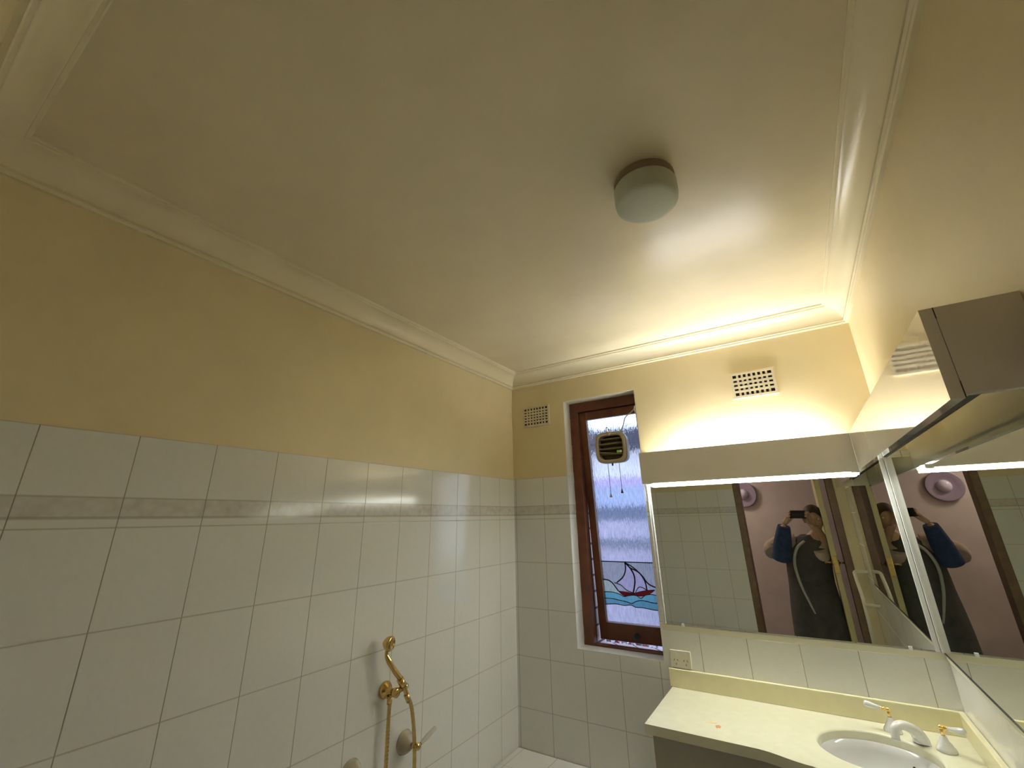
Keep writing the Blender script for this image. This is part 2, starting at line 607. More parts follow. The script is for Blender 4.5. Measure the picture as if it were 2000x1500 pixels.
# hallway beyond the door
bm = NB(); box(bm, (-.6, -3.80, 0), (3.0, -3.70, 2.62)); struct(obj('wall_hall', bm, M['hall_pink']))
bm = NB(); box(bm, (-.7, -3.80, 0), (-.6, YF - .1, 2.62)); struct(obj('wall_hall_left', bm, M['hall_pink']))
bm = NB(); box(bm, (3.0, -3.80, 0), (3.1, YF - .1, 2.62)); struct(obj('wall_hall_right', bm, M['hall_pink']))
bm = NB(); box(bm, (-.7, -3.80, -.1), (3.1, -2.6, 0)); struct(obj('floor_hall', bm, M['hall_floor']))
bm = NB(); box(bm, (-.7, -3.80, 2.62), (3.1, -2.56, 2.72)); struct(obj('ceiling_hall', bm, M['ceiling_paint']))
# hallway skins of the bathroom's front wall
bm = NB()
box(bm, (-.6, YF - .125, 0), (DL, YF - .1, 2.62)); box(bm, (DR, YF - .125, 0), (3.0, YF - .1, 2.62)); box(bm, (DL, YF - .125, DZ), (DR, YF - .1, 2.62))
struct(obj('wall_hall_front', bm, M['hall_pink']))

# door frame and open door
dr = struct(thing('door_1', None, None, (DL, YF, 0)))
bm = NB()
box(bm, (DL, YF - .13, 0), (DL + .035, YF + .004, DZ))
box(bm, (DR - .035, YF - .13, 0), (DR, YF + .004, DZ))
box(bm, (DL, YF - .13, DZ - .035), (DR, YF + .004, DZ))
box(bm, (DL - .02, YF - .003, 0), (DL + .035, YF + .005, DZ + .02))
box(bm, (DR - .035, YF - .003, 0), (DR + .02, YF + .005, DZ + .02))
box(bm, (DL + .035, YF - .003, DZ - .035), (DR - .035, YF + .005, DZ + .02))
obj('door_frame', bm, M['wood_door'], dr, bevel=.003)
LX0, LX1, LY = 1.672, 1.712, YF - .02      # leaf swung back into the hallway, latch edge this way
bm = NB(); box(bm, (LX0, LY - .74, .01), (LX1, LY, 2.06))
leaf = obj('door_leaf', bm, M['door_paint'], dr, bevel=.002)
bm = NB(); box(bm, (LX0 + .004, LY - .001, 1.22), (LX1 - .004, LY + .0015, 1.36)); box(bm, (LX0 + .013, LY, 1.285), (LX1 - .013, LY + .012, 1.305))
obj('latch_plate', bm, M['brass'], leaf)
for s, x in ((-1, LX0), (1, LX1)):
    bm = NB()
    tube(bm, [(x, LY - .055, 1.30), (x + s * .05, LY - .055, 1.30)], .008, smooth=False)
    tube(bm, [(x + s * .048, LY - .05, 1.30), (x + s * .055, LY - .08, 1.30), (x + s * .052, LY - .16, 1.295)], [.010, .009, .007])
    lathe(bm, [(0, 0), (.026, 0), (.026, .004), (.02, .008), (0, .008)], 24, Matrix.Translation((x, LY - .055, 1.30)) @ Matrix.Rotation(s * PI / 2, 4, 'Y'))
    obj('door_handle', bm, M['brass'], leaf)

# ------------------------------------------------------------------ window
win = struct(thing('window_1', None, None, (.65, .11, WB)))
FY0, FY1 = .09, .135
bm = NB()
fx0, fx1, fz0, fz1 = .385, .915, 1.046, 2.413
box(bm, (fx0, FY0, fz0), (.440, FY1, fz1)); box(bm, (.860, FY0, fz0), (fx1, FY1, fz1))
box(bm, (.440, FY0, 2.349), (.860, FY1, fz1)); box(bm, (.428, FY1, 2.335), (.872, FY1 + .03, 2.36)); box(bm, (.440, FY0, fz0), (.860, FY1, fz0 + .012))
# stop bead set back in the jamb
obj('window_frame', bm, M['wood'], win, bevel=.002)
for xa in (.432, .860):
    bm = NB(); box(bm, (xa, FY1 + .0005, fz0), (xa + .008, FY1 + .010, 2.34)); lab_ = obj('window_seal', bm, M['black'], win)
# outer brick reveal and sill
bm = NB()
box(bm, (.20, .165, .3), (.426, .29, 2.6)); box(bm, (.874, .165, .3), (1.2, .29, 2.6)); box(bm, (.426, .165, .3), (.874, .29, 1.028))
box(bm, (.426, .165, 2.42), (.874, .29, 2.6))
obj('brick_reveal', bm, M['brick'], win)

# tilting sash, hinged at the head
KT = .08 / 1.27
TH = math.atan(KT)
sash = thing('sash', None, None, (0, 0, 0))
sash.parent = win
SO = Vector((0, .120 - .017, 2.345))        # head of the sash, room face
def SP(x, s, d=0):
    """point on the sash: x across, s down from its head, d outward"""
    return SO + Vector((x, s * math.sin(TH) + d * math.cos(TH), -s * math.cos(TH) + d * math.sin(TH)))
def sbox(bm, x0, x1, s0, s1, d0, d1, mi=0):
    v = [bm.verts.new(SP(x, s, d)) for x, s, d in ((x0, s0, d0), (x1, s0, d0), (x1, s1, d0), (x0, s1, d0), (x0, s0, d1), (x1, s0, d1), (x1, s1, d1), (x0, s1, d1))]
    for f in ((0, 1, 2, 3), (7, 6, 5, 4), (0, 4, 5, 1), (1, 5, 6, 2), (2, 6, 7, 3), (3, 7, 4, 0)):
        bm.faces.new([v[i] for i in f]).material_index = mi
sash.location = world_of(win).inverted() @ SO
GX0, GX1, GS0, GS1 = .485, .806, .050, 1.196
bm = NB()
sbox(bm, .4425, GX0, 0, 1.283, 0, .035); sbox(bm, GX1, .8575, 0, 1.283, 0, .035)
sbox(bm, GX0, GX1, 0, GS0, 0, .035); sbox(bm, GX0, GX1, GS1, 1.283, 0, .035)
obj('sash_frame', bm, M['wood'], sash, bevel=.002)
HS = .882
bm = NB(); sbox(bm, GX0, GX1, GS0, HS, .017, .021); obj('glass_pane', bm, M['rain_glass'], sash)
bm = NB()
box_pts = None
mtx = Matrix.Translation(SP(.655, 1.25, -.001)) @ Matrix.Rotation(PI / 2, 4, 'X')
lathe(bm, [(0, 0), (.016, 0), (.016, .006), (.009, .010), (.009, .02), (.013, .026), (0, .028)], 20, mtx)
obj('sash_knob', bm, M['black'], sash)

# stained glass: pieces share the sash plane; curves in (x, s)
C_m1 = [(.627, .885), (.627, .921), (.607, .961), (.567, .992)]
C_m2 = [(.627, .885), (.654, .912), (.672, .949), (.672, .987), (.656, 1.040)]
C_out = [(.627, .885), (.669, .907), (.715, .947), (.748, .990), (.806, 1.012)]
C_rs = [(.654, .912), (.702, .935), (.729, .976), (.735, 1.022)]
C_hill = [(GX0, .979), (.515, .981), (.540, .995), (.558, 1.018), (.572, 1.036)]
C_low = [(.552, .993), (.590, 1.004), (.619, 1.028), (.656, 1.040)]
C_hullt = [(.572, 1.036), (.620, 1.038), (.656, 1.041), (.718, 1.026), (.778, 1.018)]
C_hullb = [(.572, 1.036), (.602, 1.058), (.650, 1.052), (.700, 1.053), (.745, 1.040), (.778, 1.018)]
C_bump = [(.670, 1.036), (.690, 1.010), (.712, 1.010), (.733, 1.022)]
C_w1 = [(GX0, 1.044), (.532, 1.043), (.575, 1.051), (.602, 1.062), (.636, 1.051), (.668, 1.051), (.696, 1.064), (.724, 1.047), (.764, 1.042), (GX1, 1.052)]
C_w2 = [(GX0, 1.077), (.533, 1.077), (.566, 1.082), (.608, 1.087), (.640, 1.094), (.664, 1.083), (.700, 1.075), (.765, 1.083), (GX1, 1.080)]
C_w3 = [(GX0, 1.109), (.549, 1.103), (.596, 1.107), (.634, 1.102), (.660, 1.111), (.701, 1.111), (.758, 1.117), (GX1, 1.116)]
def sm(c, n=6):
    return [(p.x, p.y) for p in smooth_path([(a, b, 0) for a, b in c], n)]
def piece(name, poly, m, d=.017):
    from mathutils.geometry import tessellate_polygon
    bm = NB()
    a = [bm.verts.new(SP(x, s, d)) for x, s in poly]
    b = [bm.verts.new(SP(x, s, d + .004)) for x, s in poly]
    for tri in tessellate_polygon([[Vector((x, s, 0)) for x, s in poly]]):
        if len(set(tri)) == 3:
            try:
                bm.faces.new([a[i] for i in tri]); bm.faces.new([b[i] for i in reversed(tri)])
            except ValueError:
                pass
    n = len(poly)
    for k in range(n):
        bm.faces.new((a[k], b[k], b[(k + 1) % n], a[(k + 1) % n]))
    return obj(name, bm, m, sash)
m1, m2, out_, rs, hill, low = sm(C_m1), sm(C_m2), sm(C_out), sm(C_rs), sm(C_hill), sm(C_low)
ht, hb, w1, w2, w3 = sm(C_hullt), sm(C_hullb), sm(C_w1), sm(C_w2), sm(C_w3)
def lab(o, l):
    o['label'] = l
    return o
# left sail: between mast curves, closed along the foot
lab(piece('stained_glass', m1 + low[1:] + m2[::-1][1:-1], M['glass_lilac']), 'lilac left sail of the boat')
k_out = [p for p in out_ if p[0] <= .748]
lab(piece('stained_glass', [p for p in rs] + [(.718, 1.026)] + [(.656, 1.041)] + [p for p in m2[::-1] if p[1] > .913], M['glass_lilac']), 'lilac right sail of the boat')
lab(piece('stained_glass', ht + hb[::-1][1:-1], M['glass_red']), 'dark red boat hull')
lab(piece('stained_glass', hill + [(p[0], p[1]) for p in hb if .572 < p[0] < .602] + [p for p in w1[::-1] if p[0] < .602], M['glass_green']), 'pale green shore at left')
lab(piece('stained_glass', w1 + w2[::-1], M['glass_teal']), 'upper band of teal waves')
lab(piece('stained_glass', w2 + w3[::-1], M['glass_blue']), 'lower band of deeper teal waves')
lab(piece('stained_glass', [(GX0, HS), (.627, HS)] + m1 [1:] + low[:1] + [(.572, 1.036)] + hill[::-1][1:], M['glass_grey']), 'smoky glass left of the sails')
lab(piece('stained_glass', [(.627, HS), (GX1, HS)] + [(GX1, 1.052)] + [p for p in w1[::-1] if p[0] > .745] + [(.778, 1.018)] + [(.735, 1.022)] + rs[::-1] + [p for p in out_[::-1] if p[0] < .654], M['glass_grey']), 'smoky glass right of the sails')
lab(piece('stained_glass', w3 + [(GX1, GS1), (GX0, GS1)], M['rain_glass']), 'clear patterned glass under the waves')
lab(piece('stained_glass', low + [p for p in ht[::-1] if p[0] < .650], M['glass_grey']), 'smoky glass under the left sail')
lab(piece('stained_glass', [p for p in hb if .604 < p[0] < .745] + [p for p in w1[::-1] if .604 < p[0] < .745], M['glass_grey']), 'smoky sliver under the hull')
bm = NB()
for c, r in ((C_m1, .0036), (C_m2, .0042), (C_out, .0036), (C_rs, .0036), (C_hill, .0034), (C_low, .0026), (C_hullt, .0018), (C_hullb, .0018), (C_bump, .0022), (C_w1, .0022), (C_w2, .0022), (C_w3, .0022)):
    tube(bm, [SP(x, s, .017) for x, s in c], r, 8)
tube(bm, [SP(GX0, HS, .018), SP(GX1, HS, .018)], .0028, 8, smooth=False)
obj('lead_came', bm, M['lead'], sash)

# ------------------------------------------------------------------ outside the window
bm = NB(); box(bm, (-9, .3, -.25), (7, 12, -.2)); g = obj('ground', bm, mat('dull garden soil', (.16, .15, .14), .95, noise=.4, nscale=6)); struct(g)
nb = thing('neighbour_house', 'pale neighbouring house with dark eave seen blurred through the window glass', 'house', (-4, 3.6, -.2))
def wallband(nm, z0, z1, y, m, l=None):
    bm = NB(); box(bm, (-9, y, z0), (1.5, 3.85, z1)); o = obj(nm, bm, m, nb)
    if l: lab(o, l)
wallband('upper_wall', 2.24, 2.62, 3.60, mat('pale pink white render', (.93, .88, .97), .8, noise=.15, nscale=2), 'pale upper wall')
wallband('wall_band', 2.12, 2.24, 3.61, mat('lilac band', (.60, .48, .78), .8, noise=.2, nscale=3), 'lilac band')
wallband('cladding', 1.84, 2.12, 3.60, mat('blue grey cladding', (.50, .56, .80), .8, noise=.4, nscale=5), 'blue grey cladding')
wallband('lower_wall', -.2, 1.84, 3.62, mat('dark blue grey wall', (.22, .25, .36), .8, noise=.5, nscale=7), 'dark lower wall')
bm = NB(); box(bm, (-9, 3.25, 2.60), (1.5, 3.31, 2.84)); box(bm, (-9, 3.31, 2.60), (1.5, 3.6, 2.62)); obj('eave', bm, mat('dark violet grey fascia', (.045, .04, .065), .6), nb)
bm = NB()
v = [bm.verts.new(p) for p in ((-9, 3.25, 2.84), (1.5, 3.25, 2.84), (1.5, 6, 2.95), (-9, 6, 2.95))]
bm.faces.new(v); r_ = bmesh.ops.extrude_face_region(bm, geom=bm.faces[:]); bmesh.ops.translate(bm, vec=(0, 0, .03), verts=[e for e in r_['geom'] if isinstance(e, bmesh.types.BMVert)])
obj('roof', bm, mat('grey metal roof', (.25, .26, .30), .5), nb)
fe = thing('fence', 'lilac grey paling fence outside, seen blurred through the window glass', 'fence', (-3, 2.6, -.2))
bm = NB()
for i in range(70):
    x = -7 + i * .105
    box(bm, (x, 2.6, -.2), (x + .092, 2.62, 1.66 + .010 * ((i * 7) % 3)))
obj('palings', bm, mat('weathered lilac grey paling', (.50, .45, .60), .85, noise=.35, nscale=8), fe)
bm = NB(); box(bm, (-7, 2.56, 1.40), (.3, 2.60, 1.47)); obj('rail', bm, mat('weathered rail', (.16, .17, .24), .85), fe)
bm = NB(); box(bm, (-7, 2.56, .3), (.3, 2.60, .38)); obj('rail', bm, mat('weathered lower rail', (.20, .20, .27), .85), fe)
def shrub(name, x, y, z, r, n, cols, label):
    rt = thing(name, label, 'shrub', (x, y, -.2))
    rt['group'] = 'shrubs outside under the window'
    bm = NB()
    for i in range(n):
        a, b_ = random.uniform(0, 2 * PI), random.uniform(-.3, 1)
        rr = r * random.uniform(.5, 1)
        c = Vector((x + rr * math.cos(a) * math.sqrt(1 - min(b_ * b_, .99)), y + rr * math.sin(a) * math.sqrt(1 - min(b_ * b_, .99)), z + rr * b_))
        d = Vector((random.uniform(-1, 1), random.uniform(-1, 1), random.uniform(-.2, 1))).normalized()
        s_ = d.cross(Vector((random.random(), random.random(), .3))).normalized()
        l, w_ = random.uniform(.02, .045), random.uniform(.008, .018)
        vs = [bm.verts.new(p) for p in (c, c + d * l * .5 + s_ * w_, c + d * l, c + d * l * .5 - s_ * w_)]
        bm.faces.new(vs).material_index = random.choice(range(len(cols)))
    obj('foliage', bm, cols, rt)
    bm = NB()
    for k in range(5):
        a = k * 1.3
        tube(bm, [(x, y, -.2), (x + .3 * r * math.cos(a), y + .3 * r * math.sin(a), (z - .2) / 2), (x + .6 * r * math.cos(a), y + .6 * r * math.sin(a), z)], .008, 6)
    obj('stem', bm, M['wood'], rt)
lw, lm, lg = mat('white petal', (.85, .88, .95), .6), mat('maroon leaf', (.30, .08, .16), .6), mat('blue green leaf', (.14, .22, .22), .6)
shrub('flowering_shrub', .42, .62, .82, .22, 900, [lm, lm, lw, lg], 'maroon and white flowering shrub below the open sash')
shrub('flowering_shrub', .93, .70, .80, .22, 900, [lw, lw, lg, lm], 'pale blue-white shrub nearer the mirror, below the open sash')

# ------------------------------------------------------------------ window fan
FC = Vector((.655, .035, 2.098))
fan = thing('window_fan', 'cream round-cornered exhaust fan with dark louvres fixed on the window glass', 'fan', (FC.x, .13, FC.z))
def superell(cx, cz, w, h, y, e=4.2, n=48):
    P = []
    for k in range(n):
        t = 2 * PI * k / n
        c, s = math.cos(t), math.sin(t)
        P.append(Vector((cx + w * math.copysign(abs(c) ** (2 / e), c), y, cz + h * math.copysign(abs(s) ** (2 / e), s))))
    return P
def loft(bm, loops, closed_ends=(True, True), mi=0):
    R = [[bm.verts.new(p) for p in l] for l in loops]
    n = len(R[0])
    for i in range(len(R) - 1):
        for k in range(n):
            f = bm.faces.new((R[i][k], R[i][(k + 1) % n], R[i + 1][(k + 1) % n], R[i + 1][k]))
            f.smooth = True; f.material_index = mi
    if closed_ends[0]: bm.faces.new(R[0][::-1]).material_index = mi
    if closed_ends[1]: bm.faces.new(R[-1]).material_index = mi
bm = NB()
cx, cz = FC.x, FC.z
loft(bm, [superell(cx, cz, .074, .072, FC.y + .004), superell(cx, cz, .078, .076, FC.y), superell(cx, cz, .090, .088, FC.y + .002), superell(cx, cz, .095, .092, FC.y + .010),
          superell(cx, cz, .095, .092, FC.y + .030), superell(cx, cz, .088, .086, FC.y + .082), superell(cx, cz, .074, .072, FC.y + .082), superell(cx, cz, .074, .072, FC.y + .004)], (False, False))
obj('fan_housing', bm, M['fan_plastic'], fan)
bm = NB(); loft(bm, [superell(cx, cz, .0735, .0715, FC.y + .045), superell(cx, cz, .0735, .0715, FC.y + .050)])
lab(obj('fan_backplate', bm, M['fan_dark'], fan), 'dark inner plate')
for i, dz in enumerate((.046, .017, -.012, -.040)):
    bm = NB()
    hw = .0725 if abs(dz) < .03 else .070
    tilt = .010 + (.004 if i == 3 else 0)
    v = box(bm, (cx - hw, FC.y + .008, cz + dz - .003), (cx + hw, FC.y + .034, cz + dz + .002))
    for vv in v:
        if vv.co.y < FC.y + .015: vv.co.z += .006 - .010 * (vv.co.x - cx) / hw * (i == 3)
    lab(obj('louvre', bm, M['louvre'], fan), 'brownish cream louvre slat')
bm = NB(); box(bm, (cx + .036, FC.y + .004, cz - .036), (cx + .056, FC.y + .008, cz - .022)); lab(obj('light_patch', bm, M['green'], fan), 'green patch imitating bright garden light seen between the louvres')  # small coloured blocks paint the bright view through the louvres
bm = NB(); box(bm, (cx + .057, FC.y + .004, cz - .036), (cx + .066, FC.y + .008, cz - .022)); lab(obj('light_patch', bm, M['white_patch'], fan), 'white patch imitating bright outdoor light seen between the louvres')
bm = NB()
lathe(bm, [(0, 0), (.012, 0), (.014, .006), (.010, .012), (0, .013)], 20, Matrix.Translation((cx, FC.y + .002, cz + .080)) @ Matrix.Rotation(PI / 2, 4, 'X'))
tube(bm, [(cx - .020, FC.y + .01, cz + .088), (cx - .012, FC.y + .0, cz + .118), (cx - .006, FC.y, cz + .115), (cx + .002, FC.y + .01, cz + .092)], .0022, 8)
obj('pull_lever', bm, M['fan_plastic'], fan)
bm = NB(); lathe(bm, [(0, 0), (.004, .002), (.006, .012), (.005, .016), (0, .017)], 12, Matrix.Translation((cx - .002, FC.y + .02, cz - .108))); obj('bottom_peg', bm, M['fan_dark'], fan)
bm = NB(); lathe(bm, [(.066, 0), (.082, 0), (.082, .012), (.066, .012), (.066, 0)], 32, Matrix.Translation((cx, .128, cz)) @ Matrix.Rotation(PI / 2 + TH, 4, 'X')); obj('mounting_ring', bm, M['fan_plastic'], fan)
bm = NB(); lathe(bm, [(0, 0), (.066, 0), (.066, .02), (0, .02)], 32, Matrix.Translation((cx, .118, cz)) @ Matrix.Rotation(PI / 2, 4, 'X')); obj('motor_can', bm, M['fan_dark'], fan)
for dx, zl in ((-.030, 1.838), (.038, 1.858)):
    bm = NB(); tube(bm, [(cx + dx, FC.y + .018, cz - .085), (cx + dx + .001, FC.y + .018, (cz + zl) / 2), (cx + dx + .002, FC.y + .018, zl)], .0015, 6)
    cd = obj('pull_cord', bm, M['cord'], fan)
    bm = NB(); lathe(bm, [(0, .026), (.002, .024), (.0035, .016), (.0065, .006), (.0075, 0), (0, -.001)], 16, Matrix.Translation((cx + dx + .002, FC.y + .018, zl - .022))); obj('cord_bell', bm, M['flex'] if dx < 0 else M['fan_dark'], cd)
bm = NB(); tube(bm, [(cx + .066, FC.y + .02, cz + .085), (cx + .085, FC.y + .02, cz + .12), (cx + .105, FC.y + .012, cz + .165), (.800, FC.y + .01, 2.290), (.818, .040, 2.303)], .0032, 8)
obj('power_flex', bm, M['flex'], fan)
bm = NB(); lathe(bm, [(0, -.001), (.025, -.001), (.026, .010), (.021, .018), (.010, .022), (0, .022)], 28, Matrix.Translation((WR - .003, .055, 2.305)) @ Matrix.Rotation(-PI / 2, 4, 'Y'))
tag(obj('cable_outlet', bm, M['white_plastic']), 'small round cream cable outlet at top right corner of the window reveal', 'outlet')

# ------------------------------------------------------------------ wall vents
def vent(x0, x1, z0, z1, nx, nz, label):
    rt = thing('wall_vent', label, 'vent', ((x0 + x1) / 2, .004, (z0 + z1) / 2))
    rt['group'] = 'plaster wall vents in the window wall'
    bm = NB()
    e = .012
    y0, y1 = -.006, .006
    box(bm, (x0, y0, z0), (x0 + e, y1, z1)); box(bm, (x1 - e, y0, z0), (x1, y1, z1)); box(bm, (x0 + e, y0, z0), (x1 - e, y1, z0 + e)); box(bm, (x0 + e, y0, z1 - e), (x1 - e, y1, z1))
    px, pz = (x1 - x0 - 2 * e) / nx, (z1 - z0 - 2 * e) / nz
    bw = px * .45; bh = pz * .5
    for i in range(1, nx):
        c = x0 + e + i * px
        box(bm, (c - bw / 2, y0 + .0012, z0 + e), (c + bw / 2, y1, z1 - e))
    for j in range(1, nz):
        c = z0 + e + j * pz
        box(bm, (x0 + e, y0 + .0006, c - bh / 2), (x1 - e, y1 - .0006, c + bh / 2))
    obj('vent_grille', bm, M['vent'], rt)
    bm = NB(); box(bm, (x0 + .005, .0025, z0 + .005), (x1 - .005, .0038, z1 - .005)); lab(obj('vent_backing', bm, M['dark'], rt), 'dark gaps behind the grille')
vent(.084, .282, 2.277, 2.411, 8, 6, 'cream square-holed wall vent between left corner and window')
vent(1.352, 1.552, 2.268, 2.402, 8, 5, 'cream square-holed wall vent above the lit pelmet')

# ------------------------------------------------------------------ mirrors
MX = 1.874
mz0, mz1 = 1.217, 1.922
mb = thing('wall_mirror', 'large mirror under the lit pelmet on the window wall', 'mirror', (1.36, 0, mz0))
bm = NB(); box(bm, (.868, -.010, mz0), (1.868, -.004, mz1)); obj('mirror_glass', bm, M['mirror'], mb)
bm = NB(); box(bm, (.868, -.004, mz0), (1.868, -.0005, mz1)); obj('backing_board', bm, M['white_plastic'], mb)
bm = NB(); box(bm, (.856, -.016, mz0 - .004), (.8605, 0, mz1 - .05)); box(bm, (.8605, -.012, mz0 - .004), (.868, 0, mz1 - .05)); box(bm, (.8675, -.016, mz0 - .004), (.8715, -.0102, mz1 - .05))
lab(obj('mirror_channel', bm, M['alu'], mb), 'pale channel on the left edge')
bm = NB(); box(bm, (1.853, -.020, mz0 - .004), (1.866, -.0102, mz1)); lab(obj('mirror_channel', bm, M['alu'], mb), 'white channel on the corner edge')
for x in (.95, 1.783):
    bm = NB(); box(bm, (x - .006, -.015, mz0 - .008), (x + .006, -.0004, mz0 + .005)); obj('mirror_clip', bm, M['porcelain'], mb, bevel=.001)
mr = thing('wall_mirror', 'large mirror on the right wall beside the vanity, meeting the other in the corner', 'mirror', (MX, -.8, mz0))
bm = NB(); box(bm, (MX, -1.9, mz0), (MX + .006, -.022, mz1)); obj('mirror_glass', bm, M['mirror'], mr)
bm = NB(); box(bm, (MX + .006, -1.9, mz0), (XR - .0085, -.022, mz1)); obj('backing_board', bm, M['white_plastic'], mr)
bm = NB(); box(bm, (MX - .006, -.042, mz0 - .004), (XR - .0085, -.030, mz1)); lab(obj('mirror_channel', bm, M['alu'], mr), 'pale grey channel in the corner')
bm = NB(); box(bm, (MX - .002, -1.9, mz0 - .004), (XR - .0085, -.042, mz0)); lab(obj('bottom_seal', bm, M['black'], mr), 'dark line under the mirror')
bm = NB(); box(bm, (MX - .004, -1.9, mz1), (XR - .001, -.022, mz1 + .007)); lab(obj('top_seal', bm, M['black'], mr), 'dark line along the top of the mirror')
# cream strip below both mirrors
bm = NB(); box(bm, (.850, -.006, 1.185), (XR - .008, 0, mz0 - .006)); box(bm, (XR - .014, -1.9, 1.188), (XR - .008, -.006, mz0 - .006))
struct(obj('trim_7', bm, M['white_plastic'], bevel=.002))

# ------------------------------------------------------------------ lit pelmet on the window wall
PX0, PX1, PY, PZ0, PZ1 = .858, 1.770, -.100, 1.868, 2.029
pl = thing('pelmet', 'white laminate light pelmet above the window-wall mirror, lit from behind', 'pelmet', (1.31, 0, PZ0))
bm = NB(); box(bm, (PX0, PY, PZ0), (PX1, PY + .016, PZ1)); obj('front_panel', bm, M['laminate'], pl, bevel=.001)
bm = NB(); box(bm, (PX0, PY + .0165, PZ0), (PX0 + .016, .0, PZ1)); obj('end_panel', bm, M['laminate'], pl, bevel=.001)
lt = thing('fluorescent_light', 'lit fluorescent fitting hidden behind the window-wall pelmet', 'light', (1.36, 0, 1.90))
TC = (-.040, 1.998)
bm = NB(); tube(bm, [(1.06, *TC), (1.66, *TC)], .013, 20, smooth=False); obj('tube', bm, M['tube'], lt)
bm = NB(); box(bm, (1.03, -.020, 1.975), (1.69, -.004, 2.015)); obj('batten', bm, M['porcelain'], lt)
for x in (1.045, 1.66):
    bm = NB(); box(bm, (x, -.056, 1.978), (x + .015, -.020, 2.014)); obj('lamp_holder', bm, M['porcelain'], lt, bevel=.002)
M['diffuser'] = bpy.data.materials.new('opal diffuser')
M['diffuser'].use_nodes = True
t = M['diffuser'].node_tree; t.nodes.clear()
o_ = t.nodes.new('ShaderNodeOutputMaterial'); a_ = t.nodes.new('ShaderNodeBsdfDiffuse'); b_ = t.nodes.new('ShaderNodeBsdfTranslucent'); m_ = t.nodes.new('ShaderNodeMixShader')
a_.inputs[0].default_value = (.9, .9, .86, 1); b_.inputs[0].default_value = (.95, .95, .92, 1); m_.inputs[0].default_value = .7
t.links.new(a_.outputs[0], m_.inputs[1]); t.links.new(b_.outputs[0], m_.inputs[2])
e_ = t.nodes.new('ShaderNodeEmission'); e_.inputs[0].default_value = (.95, .99, .97, 1); e_.inputs[1].default_value = STRIP_STRENGTH   # opal cover of the lamp, lit through
ad = t.nodes.new('ShaderNodeAddShader'); t.links.new(m_.outputs[0], ad.inputs[0]); t.links.new(e_.outputs[0], ad.inputs[1]); t.links.new(ad.outputs[0], o_.inputs[0])
bm = NB(); box(bm, (.876, -.080, 1.858), (1.768, -.036, 1.864)); obj('diffuser_strip', bm, M['diffuser'], lt)
for x in (.876, 1.742):
    bm = NB(); box(bm, (x, -.0835, 1.8645), (x + .026, -.0815, 1.915)); box(bm, (x, -.0815, 1.8645), (x + .026, -.040, 1.867))
    br = obj('bracket', bm, M['porcelain'], lt)
    bm = NB(); lathe(bm, [(0, 0), (.004, 0), (.003, .002), (0, .0025)], 12, Matrix.Translation((x + .013, -.0815, 1.895)) @ Matrix.Rotation(-PI / 2, 4, 'X')); obj('screw', bm, M['alu'], br)

# unlit pelmet on the right wall
QY = -1.48
pr = thing('pelmet', 'unlit glossy white pelmet on the right wall, its dim end facing the room', 'pelmet', (1.83, -.74, 1.875))
bm = NB(); box(bm, (1.7705, QY, 1.874), (1.7885, -.001, 2.032)); obj('front_panel', bm, M['laminate'], pr)
bm = NB()
box(bm, (1.7895, QY, 1.880), (XR - .001, QY + .016, 2.032))
lab(obj('end_panel', bm, M['laminate'], pr), 'dim end board facing the room')
for za, zb in ((2.012, 2.032), (1.8745, 1.902)):
    bm = NB(); box(bm, (1.7883, QY - .0003, za), (1.7900, QY + .012, zb)); lab(obj('panel_joint', bm, M['laminate_edge'], pr), 'dark joint line')

# ------------------------------------------------------------------ ceiling light
lg_ = Vector((1.330, -1.345, ZC))
cl = thing('ceiling_light', 'round drum ceiling light with frosted white glass, switched off', 'ceiling light', lg_)
T = Matrix.Translation(lg_)
bm = NB(); lathe(bm, [(0, 0), (.084, 0), (.086, -.004), (.087, -.028), (.082, -.030), (0, -.030)], 48, T); obj('lamp_base', bm, M['drum_base'], cl)
bm = NB(); lathe(bm, [(0, -.028), (.086, -.028), (.0885, -.032), (.0885, -.070), (.086, -.084), (.080, -.090), (.070, -.092), (0, -.094)], 64, T); obj('glass_shade', bm, M['drum_glass'], cl)

# ------------------------------------------------------------------ hand shower on the left wall
hs = thing('hand_shower', 'brass hand shower hanging in its wall bracket on the left tiled wall', 'hand shower', (0, -1.0, 1.08))
T = Matrix.Translation((0, -.985, 1.078)) @ Matrix.Rotation(PI / 2, 4, 'Y')
bm = NB(); lathe(bm, [(0, 0), (.030, 0), (.031, .006), (.026, .014), (.016, .020), (.012, .030), (.012, .052), (.016, .056), (.017, .070), (.012, .074), (0, .075)], 36, T)
lathe(bm, [(0, -.005), (.012, -.003), (.014, .006), (.010, .016), (0, .018)], 20, Matrix.Translation((.070, -.950, 1.088)) @ Matrix.Rotation(-PI / 2, 4, 'X'))
tube(bm, [(.062, -.985, 1.078), (.070, -.950, 1.088)], .010, 12, smooth=False)
obj('wall_bracket', bm, M['brass'], hs)
bm = NB()
tube(bm, [(.078, -.940, 1.060), (.072, -.965, 1.112), (.064, -.995, 1.150), (.052, -1.020, 1.190), (.045, -1.030, 1.215), (.050, -1.030, 1.240)], [.0085, .0095, .0105, .0110, .0070, .0065], 16)
tube(bm, [(.0745, -.955, 1.092), (.069, -.974, 1.122)], [.0135, .0135], 16, smooth=False)
obj('handle', bm, M['brass'], hs)
T = Matrix.Translation((.046, -1.030, 1.252)) @ Matrix.Rotation(math.radians(95), 4, 'Y') @ Matrix.Rotation(math.radians(-18), 4, 'X')
bm = NB(); lathe(bm, [(0, -.016), (.012, -.014), (.022, -.004), (.0265, .008), (.027, .016), (.023, .022), (.021, .020), (0, .019)], 32, T); obj('shower_head', bm, M['brass'], hs)
bm = NB()
